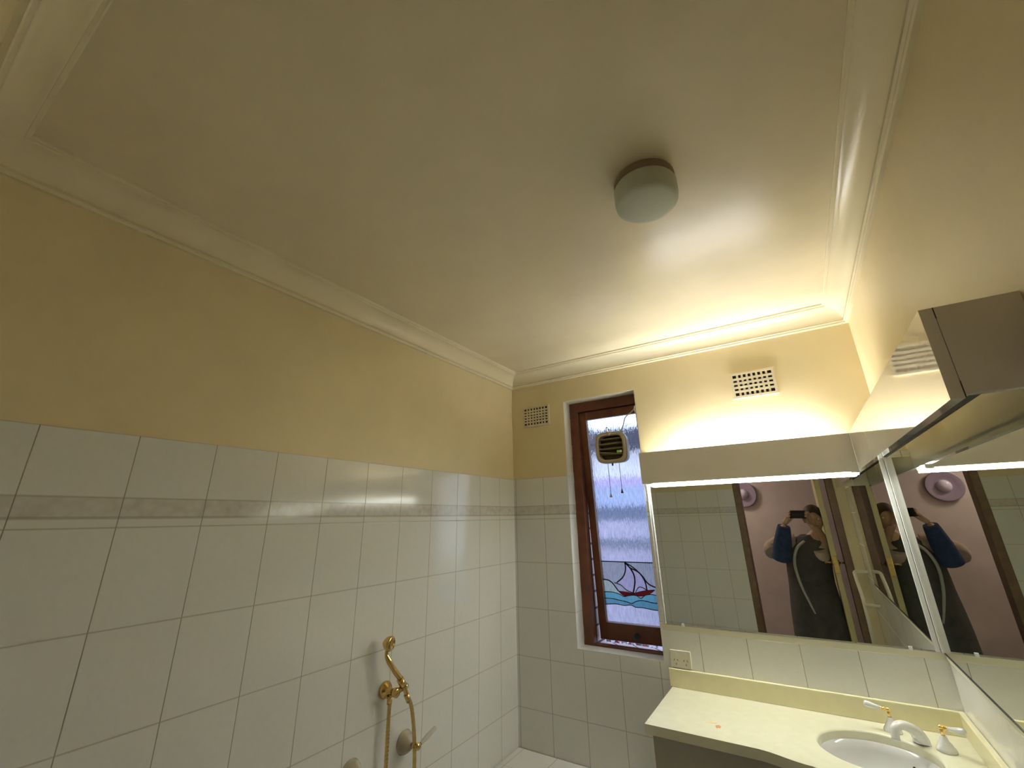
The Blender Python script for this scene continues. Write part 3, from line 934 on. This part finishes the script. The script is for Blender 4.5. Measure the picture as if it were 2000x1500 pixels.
def ribbed(bm, pts, r, pitch=.006):
    P = smooth_path(pts, 40)
    rad = []
    L = 0
    for i in range(len(P)):
        if i: L += (P[i] - P[i - 1]).length
        rad.append(r * (1 + .12 * math.sin(2 * PI * L / pitch)))
    rings = rad
    tube(bm, P, rad, 10, smooth=False)
ribbed(bm, [(.030, -.978, 1.060), (.032, -.985, 1.00), (.034, -.985, .85), (.034, -.980, .70), (.04, -.95, .60), (.055, -.90, .57), (.062, -.870, .62), (.062, -.862, .75), (.066, -.872, .88), (.076, -.905, 1.00), (.078, -.935, 1.056)], .0072)
obj('hose', bm, M['brass'], hs)
for a_, b_ in (((.030, -.985, 1.062), (.030, -.985, 1.035)), ((.078, -.944, 1.064), (.080, -.930, 1.036))):
    bm = NB(); tube(bm, [a_, b_], [.0105, .0095], 14, smooth=False); obj('hose_nut', bm, M['brass'], hs)

def wall_tap(y, z, label, lever):
    rt = thing('wall_tap', label, 'tap', (0, y, z))
    T = Matrix.Translation((0, y, z)) @ Matrix.Rotation(PI / 2, 4, 'Y')
    bm = NB(); lathe(bm, [(0, 0), (.040, 0), (.042, .004), (.038, .016), (.026, .034), (.016, .044), (0, .045)], 40, T); obj('cover_plate', bm, mat('cream glazed cover', (.50, .45, .34), .2, coat=.4), rt)
    bm = NB(); tube(bm, [(.044, y, z), (.078, y, z)], .007, 14, smooth=False); lathe(bm, [(0, .066), (.011, .068), (.013, .076), (.011, .084), (0, .086)], 20, T)
    lathe(bm, [(.0072, .050), (.010, .052), (.010, .057), (.0072, .059)], 20, T); obj('spindle', bm, M['brass'], rt)
    if lever:
        bm = NB(); tube(bm, [(.080, y + .010, z + .004), (.090, y + .040, z + .022), (.100, y + .075, z + .042)], [.005, .010, .007], 16); obj('lever', bm, M['acrylic'], rt)
        bm = NB(); tube(bm, [(.078, y, z), (.081, y + .014, z + .006)], .0055, 12, smooth=False); obj('lever_collar', bm, M['brass'], rt)
wall_tap(-.865, .868, 'brass wall tap with clear lever and round cream cover, beside the shower hose', True)
wall_tap(-1.125, .868, 'round cream-covered wall tap low left of the shower hose', False)

# ------------------------------------------------------------------ bath with tiled ledge
bt = thing('bath', 'white bath set in a tiled ledge below the hand shower', 'bath', (.42, -1.0, 0))
bx0, bx1, by0, by1, bz = .003, .80, -1.88, -.003, .548
def ring_top(bm, outer, inner_pts, z, mi=0):
    pass
cxb, cyb, ea, eb = .43, -1.03, .27, .72
angs = sorted(set([2 * PI * k / 64 for k in range(64)] + [math.atan2(sy, sx) % (2 * PI) for sx, sy in ((bx1 - cxb, by1 - cyb), (bx0 - cxb, by1 - cyb), (bx0 - cxb, by0 - cyb), (bx1 - cxb, by0 - cyb))]))
def ray_rect(a):
    c, s = math.cos(a), math.sin(a)
    t = 1e9
    if c > 1e-9: t = min(t, (bx1 - cxb) / c)
    if c < -1e-9: t = min(t, (bx0 - cxb) / c)
    if s > 1e-9: t = min(t, (by1 - cyb) / s)
    if s < -1e-9: t = min(t, (by0 - cyb) / s)
    return (cxb + c * t, cyb + s * t)
def sell(a, A, B, e=3.0):
    c, s = math.cos(a), math.sin(a)
    r = (abs(c / A) ** e + abs(s / B) ** e) ** (-1 / e)
    return (cxb + c * r, cyb + s * r)
bm = NB()
o1 = [bm.verts.new((*ray_rect(a), bz)) for a in angs]; o0 = [bm.verts.new((*ray_rect(a), 0)) for a in angs]; i1 = [bm.verts.new((*sell(a, ea + .02, eb + .02), bz)) for a in angs]; i0 = [bm.verts.new((*sell(a, ea + .02, eb + .02), 0)) for a in angs]
n = len(angs)
for k in range(n):
    j = (k + 1) % n
    bm.faces.new((o1[k], i1[k], i1[j], o1[j])); bm.faces.new((o0[k], o1[k], o1[j], o0[j])); bm.faces.new((i1[k], i0[k], i0[j], i1[j]))
obj('tiled_ledge', bm, M['tile_hob'], bt)
bm = NB()
L_ = [(ea + .045, eb + .045, bz + .001), (ea + .045, eb + .045, bz + .012), (ea + .03, eb + .03, bz + .018), (ea, eb, bz + .015), (ea - .01, eb - .012, bz - .01), (ea - .04, eb - .07, bz - .25), (ea - .07, eb - .12, bz - .37), (ea - .13, eb - .2, bz - .39)]
R_ = [[bm.verts.new((*sell(2 * PI * k / 64, A, B), z)) for k in range(64)] for A, B, z in L_]
for i in range(len(R_) - 1):
    for k in range(64):
        bm.faces.new((R_[i][k], R_[i][(k + 1) % 64], R_[i + 1][(k + 1) % 64], R_[i + 1][k])).smooth = True
bm.faces.new(R_[-1])
obj('tub', bm, M['bath'], bt)

# ------------------------------------------------------------------ vanity
BZ = .955
vt = thing('bench_top', 'cream moulded bench top with bowed front and upstands in the right corner', 'bench top', (1.36, -.25, BZ))
bcx, bcy, ba, bb = 1.592, -.272, .166, .152
VX0, VX1, VY1 = .866, XR - .009, -.002
def front_y(x):
    if x < 1.25: return -.455
    t = min(1, (x - 1.25) / .16)
    if x < 1.41: return -.455 - .037 * t * t * (3 - 2 * t) - .0 * t
    u = (x - 1.41) / (VX1 - 1.41)
    return -.492 - .055 * math.sin(min(1, u * 1.0) * PI) + .0
outl = [(VX0, VY1), (VX0, front_y(VX0))] + [(x, front_y(x)) for x in [VX0 + (VX1 - VX0) * k / 60 for k in range(1, 60)]] + [(VX1, front_y(VX1)), (VX1, VY1)]
def ray_poly(a):
    c, s = math.cos(a), math.sin(a)
    best = None
    for i in range(len(outl)):
        (x1, y1), (x2, y2) = outl[i], outl[(i + 1) % len(outl)]
        dx, dy = x2 - x1, y2 - y1
        den = c * dy - s * dx
        if abs(den) < 1e-12: continue
        t = ((x1 - bcx) * dy - (y1 - bcy) * dx) / den
        u = ((x1 - bcx) * s - (y1 - bcy) * c) / den
        if t > 0 and -1e-9 <= u <= 1 + 1e-9 and (best is None or t < best): best = t
    return (bcx + c * best, bcy + s * best)
angs = sorted(set([2 * PI * k / 96 for k in range(96)] + [math.atan2(y - bcy, x - bcx) % (2 * PI) for x, y in outl]))
def ell(a, A, B):
    r = 1 / math.sqrt((math.cos(a) / A) ** 2 + (math.sin(a) / B) ** 2)
    return (bcx + math.cos(a) * r, bcy + math.sin(a) * r)
bm = NB()
TK = .032
ou = [bm.verts.new((*ray_poly(a), BZ)) for a in angs]; od = [bm.verts.new((*ray_poly(a), BZ - TK)) for a in angs]
iu = [bm.verts.new((*ell(a, ba + .006, bb + .006), BZ)) for a in angs]; im = [bm.verts.new((*ell(a, ba, bb), BZ - .006)) for a in angs]; idn = [bm.verts.new((*ell(a, ba, bb), BZ - TK)) for a in angs]
n = len(angs)
for k in range(n):
    j = (k + 1) % n
    bm.faces.new((ou[k], iu[k], iu[j], ou[j])); bm.faces.new((od[k], ou[k], ou[j], od[j])); bm.faces.new((iu[k], im[k], im[j], iu[j])).smooth = True
    bm.faces.new((im[k], idn[k], idn[j], im[j])); bm.faces.new((od[k], od[j], idn[j], idn[k]))
obj('bench_slab', bm, M['bench'], vt)
bm = NB(); box(bm, (.857, -.016, BZ), (VX1, -.0005, 1.030)); lab(obj('upstand', bm, M['splash'], vt, bevel=.003), 'upstand along the window wall')
bm = NB(); box(bm, (VX1 - .018, front_y(VX1), BZ), (VX1, -.0165, 1.030)); lab(obj('upstand', bm, M['splash'], vt, bevel=.003), 'upstand along the right wall')
def blot(name, cx_, cy_, a, b, m, seed):
    rnd = random.Random(seed)
    bm = NB()
    ks = [rnd.uniform(.75, 1.15) for _ in range(24)]
    P = [(cx_ + a * ks[k] * math.cos(2 * PI * k / 24), cy_ + b * ks[k] * math.sin(2 * PI * k / 24), BZ + .0002) for k in range(24)]
    prism(bm, P, (0, 0, .0003))
    return obj(name, bm, m, vt)
lab(blot('stain', 1.112, -.345, .010, .015, M['stain'], 1), 'orange stain on the bench')
lab(blot('stain', 1.085, -.318, .018, .010, M['stain_faint'], 2), 'faint brown end of the stain')

bm = NB()
L_ = [(ba + .012, bb + .012, BZ - TK - .010), (ba + .012, bb + .012, BZ - TK - .001), (ba - .001, bb - .001, BZ - TK - .001)]
for k in range(1, 9):
    t = k / 8 * PI / 2
    L_.append((ba * math.cos(t) ** .6 + .0001 if k < 8 else .022, bb * math.cos(t) ** .6 + .0001 if k < 8 else .022, BZ - TK - .125 * math.sin(t)))
R_ = [[bm.verts.new((*ell(2 * PI * k / 64, A, B), z)) for k in range(64)] for A, B, z in L_]
for i in range(len(R_) - 1):
    for k in range(64):
        bm.faces.new((R_[i][k], R_[i][(k + 1) % 64], R_[i + 1][(k + 1) % 64], R_[i + 1][k])).smooth = True
bm.faces.new(R_[-1])
bs = lab(obj('basin', bm, M['porcelain'], vt), 'white oval basin'); o = bs; md = o.modifiers.new('s', 'SOLIDIFY'); md.thickness = .006; md.offset = 1
bm = NB(); lathe(bm, [(0, 0), (.020, 0), (.021, .003), (.016, .004), (0, .002)], 28, Matrix.Translation((bcx, bcy, BZ - TK - .1245))); obj('waste', bm, M['gold'], bs)
bm = NB(); lathe(bm, [(0, 0), (.004, 0), (.004, .001), (0, .0012)], 12, Matrix.Translation((bcx + .095, bcy + .098, BZ - TK - .032)) @ Matrix.Rotation(math.radians(60), 4, 'X')); obj('overflow', bm, M['dark'], bs)

vc = thing('vanity_cabinet', 'cream vanity cabinet with shade put into its colour, under the cream bench top', 'cabinet', (1.38, -.21, 0))
bm = NB(); box(bm, (.884, -.415, 0), (XR - .010, -.003, BZ - TK - .001))
# clear the basin: cabinet carcass is a shell
bm.free(); bm = NB()
box(bm, (.884, -.415, 0), (.900, -.003, BZ - TK - .001)); box(bm, (XR - .026, -.415, 0), (XR - .010, -.003, BZ - TK - .001)); box(bm, (.900, -.019, .08), (XR - .026, -.003, BZ - TK - .001)); box(bm, (.900, -.410, .08), (XR - .026, -.019, .096)); box(bm, (.900, -.38, 0), (XR - .026, -.365, .08))
obj('carcass', bm, M['cabinet'], vc)
for i in range(2):
    xa = .886 + i * .498
    bm = NB(); box(bm, (xa, -.433, .09), (xa + .492, -.416, BZ - TK - .004)); d_ = obj('cabinet_door', bm, M['cabinet'], vc, bevel=.002)
    hx = xa + (.46 if i == 0 else .032)
    bm = NB(); tube(bm, [(hx, -.433, .80), (hx, -.455, .79), (hx, -.455, .71), (hx, -.433, .70)], .005, 10); obj('handle', bm, M['gold'], d_)

# basin taps
def basin_tap(x, y, rz, label, nm):
    rt = thing('basin_tap', label, 'tap', (x, y, BZ), (0, 0, rz), 'white lever taps at the basin')
    T = world_of(rt) @ Matrix.Diagonal((1, 1, .87, 1))
    def W_(p): return T @ Vector(p)
    bm = NB(); lathe(bm, [(0, .0003), (.027, .0003), (.0275, .005), (.0255, .012), (.021, .018), (.0195, .024), (.0125, .034), (.0095, .046), (.008, .050), (0, .051)], 36, T); obj('bell_base', bm, M['porcelain'], rt)
    bm = NB(); tube(bm, [W_((0, 0, .049)), W_((0, 0, .074))], [.0055, .0045], 14, smooth=False); lathe(bm, [(0, .070), (.0065, .071), (.008, .077), (.0065, .083), (0, .085)], 18, T)
    tube(bm, [W_((0, 0, .077)), W_((.020, 0, .079))], .0045, 12, smooth=False)
    for q in (.011, .019):
        tube(bm, [W_((q - .002, 0, .0785)), W_((q + .002, 0, .0787))], .0068, 14, smooth=False)
    obj('gold_neck', bm, M['gold'], rt)
    bm = NB(); tube(bm, [W_((.020, 0, .079)), W_((.035, 0, .081)), W_((.055, 0, .085)), W_((.066, 0, .087)), W_((.070, 0, .088))], [.0055, .0075, .0105, .0095, .004], 18); obj('lever', bm, M['porcelain'], rt)
    return rt
basin_tap(1.660, -.080, PI, 'white porcelain basin tap with lever swung towards the window, left of the spout', 0)
basin_tap(1.787, -.169, math.radians(-38), 'white porcelain basin tap with lever swung back, right of the spout', 1)
sp_ = thing('basin_spout', 'curved white porcelain basin spout between the two taps', 'spout', (1.728, -.140, BZ))
bm = NB()
tube(bm, [(1.728, -.140, BZ + .0015), (1.728, -.140, BZ + .010), (1.720, -.148, BZ + .032), (1.700, -.168, BZ + .050), (1.676, -.190, BZ + .058), (1.658, -.208, BZ + .050), (1.655, -.212, BZ + .026)], [.025, .0235, .020, .0155, .0135, .0130, .0115], 24)
obj('spout_body', bm, M['porcelain'], sp_)
bm = NB(); tube(bm, [(1.655, -.212, BZ + .028), (1.655, -.212, BZ + .022)], .0125, 20, smooth=False); obj('spout_ring', bm, M['porcelain'], sp_)

# power point
pp = thing('power_point', 'cream double power point on the wall behind the bench top', 'power point', (.918, 0, 1.07))
bm = NB(); box(bm, (.872, -.011, 1.034), (.966, -.0003, 1.106)); obj('face_plate', bm, M['white_plastic'], pp, bevel=.003)
for x in (.897, .941):
    bm = NB(); box(bm, (x - .006, -.0135, 1.084), (x + .006, -.0112, 1.098)); obj('switch', bm, M['white_plastic'], pp, bevel=.001)
    bm = NB()
    for dx, dz, a in ((-.0075, 1.066, .5), (.0075, 1.066, -.5), (0, 1.050, 0)):
        vs = box(bm, (-.0011, -.0116, -.0045), (.0011, -.0111, .0045))
        bmesh.ops.transform(bm, matrix=Matrix.Translation((x + dx, 0, dz)) @ Matrix.Rotation(a, 4, 'Y'), verts=vs)
    obj('socket_slots', bm, M['dark'], pp)

# cream grab rail on the right wall (seen in the mirrors)
gr = thing('grab_rail', 'cream bent tube rail on the right wall, seen only in the mirror', 'rail', (XR, -1.95, 1.1))
bm = NB()
tube(bm, [(XR - .012, -2.28, 1.26), (1.80, -2.26, 1.26), (1.79, -2.20, 1.22), (1.79, -2.05, 1.12), (1.79, -2.02, 1.02), (1.79, -2.05, .80), (1.79, -2.05, .60), (XR - .012, -2.05, .55)], .012, 12)
tube(bm, [(1.79, -2.02, 1.06), (XR - .012, -1.98, 1.06)], .011, 12, smooth=False)
obj('rail_tube', bm, M['white_plastic'], gr)

# ------------------------------------------------------------------ hallway round dish and added fill lamp
hd = thing('wall_dish', 'round lilac grey dish hung on the pink hallway wall, seen in the mirror', 'dish', (.965, -3.70, 1.94))
T = Matrix.Translation((.965, -3.699, 1.94)) @ Matrix.Rotation(-PI / 2, 4, 'X')
bm = NB(); lathe(bm, [(0, 0), (.10, 0), (.145, .022), (.150, .028), (.140, .030), (.10, .016), (.06, .012), (0, .012)], 56, T); obj('rim', bm, M['disc'], hd)
bm = NB(); lathe(bm, [(.062, .012), (.058, .030), (.045, .048), (.02, .058), (0, .060)], 40, T); obj('crown', bm, M['disc_hi'], hd)
hl = thing('added_hall_light', 'added round hallway ceiling light, unseen, brightening the hallway', 'ceiling light', (.2, -3.2, 2.62))  # unseen lamp, added to brighten the hallway wall and doorway
bm = NB(); lathe(bm, [(0, 0), (.14, 0), (.145, -.01), (.14, -.05), (.11, -.08), (0, -.095)], 40, Matrix.Translation((.2, -3.2, 2.62))); obj('shade', bm, mat('added hallway fill lamp shade', (.9, .9, .9), .4, emit=((1, .82, .72), HALL_FILL_POWER)), hl)

# ------------------------------------------------------------------ the photographer, standing in the doorway
pe = thing('person', 'person in dark grey garment, blue sleeve raised, holding a phone in the doorway', 'person', (1.50, -2.72, 0))
def skin_mesh(name, verts, edges, radii, m, parent, root=0, sub=2):
    me = bpy.data.meshes.new(name)
    pm = world_of(parent).inverted()
    me.from_pydata([pm @ Vector(v) for v in verts], edges, [])
    me.materials.append(m)
    o = bpy.data.objects.new(name, me)
    COL.objects.link(o)
    o.parent = parent
    sk = o.modifiers.new('skin', 'SKIN')
    sl = me.skin_vertices[0].data
    for i, r in enumerate(radii):
        sl[i].radius = r if isinstance(r, tuple) else (r, r)
        sl[i].use_root = i == root
    sk.use_smooth_shade = True
    sb = o.modifiers.new('sub', 'SUBSURF')
    sb.levels = sb.render_levels = sub
    return o
PX, PYY = 1.48, -2.74
V = [(PX, PYY, .95), (PX, PYY, 1.12), (PX + .01, PYY - .01, 1.30), (PX + .04, PYY - .01, 1.40), (PX + .10, PYY + .04, 1.49), (1.603, PYY + .085, 1.56),   # spine, neck 5
     (PX - .11, PYY, 1.43), (1.235, -2.66, 1.34), (1.315, -2.56, 1.47), (1.368, -2.508, 1.615),                                                    # left arm: shoulder, elbow, forearm, wrist
     (PX + .14, PYY + .01, 1.44), (1.655, -2.84, 1.33), (1.645, -2.66, 1.50), (1.595, -2.545, 1.615),                                                      # right arm
     (PX - .10, PYY, .88), (PX - .11, PYY + .02, .50), (PX - .12, PYY, .10), (PX - .12, PYY + .12, .045),
     (PX + .10, PYY, .88), (PX + .11, PYY + .02, .50), (PX + .12, PYY, .10), (PX + .12, PYY + .12, .045)]
E_ = [(0, 1), (1, 2), (2, 3), (3, 4), (4, 5), (3, 6), (6, 7), (7, 8), (8, 9), (3, 10), (10, 11), (11, 12), (12, 13), (0, 14), (14, 15), (15, 16), (16, 17), (0, 18), (18, 19), (19, 20), (20, 21)]
Rr = [(.16, .11), (.15, .10), (.17, .11), (.11, .08), (.050, .050), (.048, .050), .06, .048, .038, .028, .06, .048, .038, .028, .09, .06, .042, .038, .09, .06, .042, .038]
skin_mesh('body', V, E_, Rr, M['skin'], pe)
# head: loft of egg-shaped rings with nose, brows and chin shaped
hc = Vector((1.612, -2.632, 1.655))
bm = NB()
nr, nsg = 22, 28
rings = []
for i in range(nr + 1):
    t = i / nr
    z = -.118 + .236 * t
    w = .076 * math.sin(PI * min(max(t, .0), 1.0)) ** .55 * (1 - .22 * (1 - t) ** 1.6)
    dp = .096 * math.sin(PI * t) ** .5
    ring = []
    for k in range(nsg):
        a = 2 * PI * k / nsg
        x, y = w * math.cos(a), dp * math.sin(a)
        if math.sin(a) > 0:
            fr = math.exp(-(math.cos(a) / .22) ** 2)
            y += .022 * fr * math.exp(-((z + .018) / .020) ** 2) + .006 * fr * math.exp(-((z + .058) / .010) ** 2) + .008 * fr * math.exp(-((z + .098) / .016) ** 2)
            for s in (-1, 1):
                y -= .010 * math.exp(-((math.cos(a) - s * .42) / .16) ** 2) * math.exp(-((z - .004) / .014) ** 2)
            y += .005 * math.exp(-((z - .026) / .010) ** 2) * math.exp(-(math.cos(a) / .6) ** 2)
        ring.append(bm.verts.new((hc.x + x, hc.y + y, hc.z + z)))
    rings.append(ring)
for i in range(nr):
    for k in range(nsg):
        try: bm.faces.new((rings[i][k], rings[i][(k + 1) % nsg], rings[i + 1][(k + 1) % nsg], rings[i + 1][k])).smooth = True
        except ValueError: pass
bmesh.ops.remove_doubles(bm, verts=bm.verts[:], dist=.0004)
hd_ = obj('head', bm, M['skin'], pe)
for s in (-1, 1):
    bm = NB(); lathe(bm, [(0, -.009), (.006, -.007), (.009, 0), (.006, .007), (0, .009)], 14, Matrix.Translation((hc.x + s * .030, hc.y + .074, hc.z + .004))); obj('eye', bm, M['porcelain'], hd_)
    bm = NB(); tube(bm, [(hc.x + s * .072, hc.y - .008, hc.z + .022), (hc.x + s * .086, hc.y - .018, hc.z + .018), (hc.x + s * .086, hc.y - .016, hc.z - .010), (hc.x + s * .074, hc.y - .006, hc.z - .030)], [.005, .007, .006, .004], 8); obj('ear', bm, M['skin'], hd_)
bm = NB(); tube(bm, [(hc.x - .024, hc.y + .084, hc.z - .056), (hc.x, hc.y + .096, hc.z - .057), (hc.x + .024, hc.y + .084, hc.z - .056)], [.002, .005, .002], 8); lab(obj('mouth', bm, mat('lips', (.36, .14, .12), .5), hd_), 'darker lips')
# hair cap
bm = NB()
rings = []
for i in range(15):
    t = i / 14
    el = PI / 2 - t * PI * .62
    ring = []
    for k in range(32):
        a = 2 * PI * k / 32
        front = max(0, math.sin(a))
        e2 = max(el, .42 * front + (-1.2) * (1 - front)) if t > .45 else el
        rx, ry, rz_ = .087, .107, .128
        jitter = .003 * math.sin(9 * a + 3 * i)
        ring.append(bm.verts.new((hc.x + (rx + jitter) * math.cos(e2) * math.cos(a), hc.y - .006 + (ry + jitter) * math.cos(e2) * math.sin(a), hc.z + .012 + rz_ * math.sin(e2) * .92)))
    rings.append(ring)
for i in range(14):
    for k in range(32):
        bm.faces.new((rings[i][k], rings[i][(k + 1) % 32], rings[i + 1][(k + 1) % 32], rings[i + 1][k])).smooth = True
bm.faces.new(rings[0])
obj('hair', bm, M['hair'], hd_)
# garment: long dark coat-like piece over the torso
bm = NB()
L_ = [(.23, .15, .42, 0), (.22, .15, .70, 0), (.20, .14, .95, 0), (.175, .125, 1.12, .0), (.185, .130, 1.28, .01), (.165, .115, 1.40, .03), (.130, .095, 1.475, .05), (.085, .080, 1.525, .085)]
R_ = []
for A, B, z, dx in L_:
    ring = []
    for k in range(40):
        a = 2 * PI * k / 40
        f_ = 1 + .03 * math.sin(7 * a + z * 5) * (1.2 - z / 1.5)
        ring.append(bm.verts.new((PX + dx + A * f_ * math.cos(a), PYY + .01 + B * f_ * math.sin(a), z)))
    R_.append(ring)
for i in range(len(R_) - 1):
    for k in range(40):
        bm.faces.new((R_[i][k], R_[i][(k + 1) % 40], R_[i + 1][(k + 1) % 40], R_[i + 1][k])).smooth = True
o = obj('garment', bm, M['garment'], pe); md = o.modifiers.new('s', 'SOLIDIFY'); md.thickness = .008; md = o.modifiers.new('b', 'SUBSURF'); md.levels = md.render_levels = 1
def sleeve(pts, r, m, l):
    bm = NB(); tube(bm, pts, r, 20, n=8)
    lab(obj('sleeve', bm, m, pe), l)
sleeve([(PX - .06, PYY, 1.44), (1.33, -2.73, 1.44), (1.235, -2.69, 1.39), (1.235, -2.655, 1.36)], [.085, .085, .085, .070], M['shirt'], 'pinkish beige upper sleeve')
sleeve([(1.285, -2.62, 1.315), (1.325, -2.565, 1.45), (1.365, -2.515, 1.60)], [.078, .074, .050], M['denim'], 'dark blue raised sleeve')
sleeve([(PX + .07, PYY + .02, 1.46), (1.585, -2.735, 1.43), (1.592, -2.69, 1.35), (1.600, -2.655, 1.40)], [.088, .088, .080, .060], M['shirt'], 'pinkish beige sleeve')
bm = NB()
tube(bm, [(1.50, -2.60, 1.47), (1.425, -2.600, 1.40), (1.385, -2.600, 1.28), (1.395, -2.600, 1.12), (1.43, -2.59, .98), (1.46, -2.585, .88)], [.010, .012, .012, .011, .009, .006], 8)
lab(obj('strap', bm, M['strap'], pe), 'pale strap curving down the front')
# phone behind the lens, square to the camera's own axis
ph = thing('phone', 'black phone held up sideways by the person in the mirror', 'phone', CAM + CAMR @ Vector((-.055, -.004, .010)), (1.90837, 0.01922, 0.56855))
PM = world_of(ph)
def pbox(bm, a, b):
    v = box(bm, a, b); bmesh.ops.transform(bm, matrix=PM, verts=v)
bm = NB(); pbox(bm, (-.076, -.036, 0), (.076, .036, .008)); obj('phone_body', bm, M['phone'], ph, bevel=.003)
bm = NB(); pbox(bm, (.040, .004, -.0015), (.066, .030, 0)); obj('camera_bump', bm, M['phone'], ph, bevel=.001)
# hands: palm plus five fingers each, closed on the phone's ends
def hand(wrist, palm, s, name):
    V, E2, Rd = [wrist, palm], [(0, 1)], [.024, (.030, .017)]
    base = Vector(palm)
    ends = []
    upv = CAMR @ Vector((0, 1, 0)); out = CAMR @ Vector((s, 0, 0)); bk = CAMR @ Vector((0, 0, 1))
    edge = PM @ Vector((s * .080, 0, .004))
    for q, (f0, L1) in enumerate(((.024, .040), (.008, .044), (-.008, .042), (-.023, .034))):
        k = base + (edge - base) * .45 + upv * f0 + bk * .010
        m_ = edge + upv * (f0 * .95) + out * .010 + bk * .002
        e = edge + upv * (f0 * .9) - out * (.012 + .004 * (q % 2)) - bk * .012
        i0 = len(V)
        V += [tuple(k), tuple(m_), tuple(e)]
        E2 += [(1, i0), (i0, i0 + 1), (i0 + 1, i0 + 2)]
        Rd += [.0095, .0085, .0075]
    i0 = len(V)
    V += [tuple(base - upv * .020 - out * .012 + bk * .012), tuple(edge - upv * .024 - out * .020 + bk * .016), tuple(edge - upv * .014 - out * .042 + bk * .015)]
    E2 += [(1, i0), (i0, i0 + 1), (i0 + 1, i0 + 2)]; Rd += [.012, .010, .009]
    skin_mesh(name, V, E2, Rd, M['skin'], pe, root=0, sub=2)
hand((1.360, -2.508, 1.615), (1.385, -2.505, 1.650), -1, 'hand')
hand((1.595, -2.545, 1.615), (1.580, -2.500, 1.645), 1, 'hand')
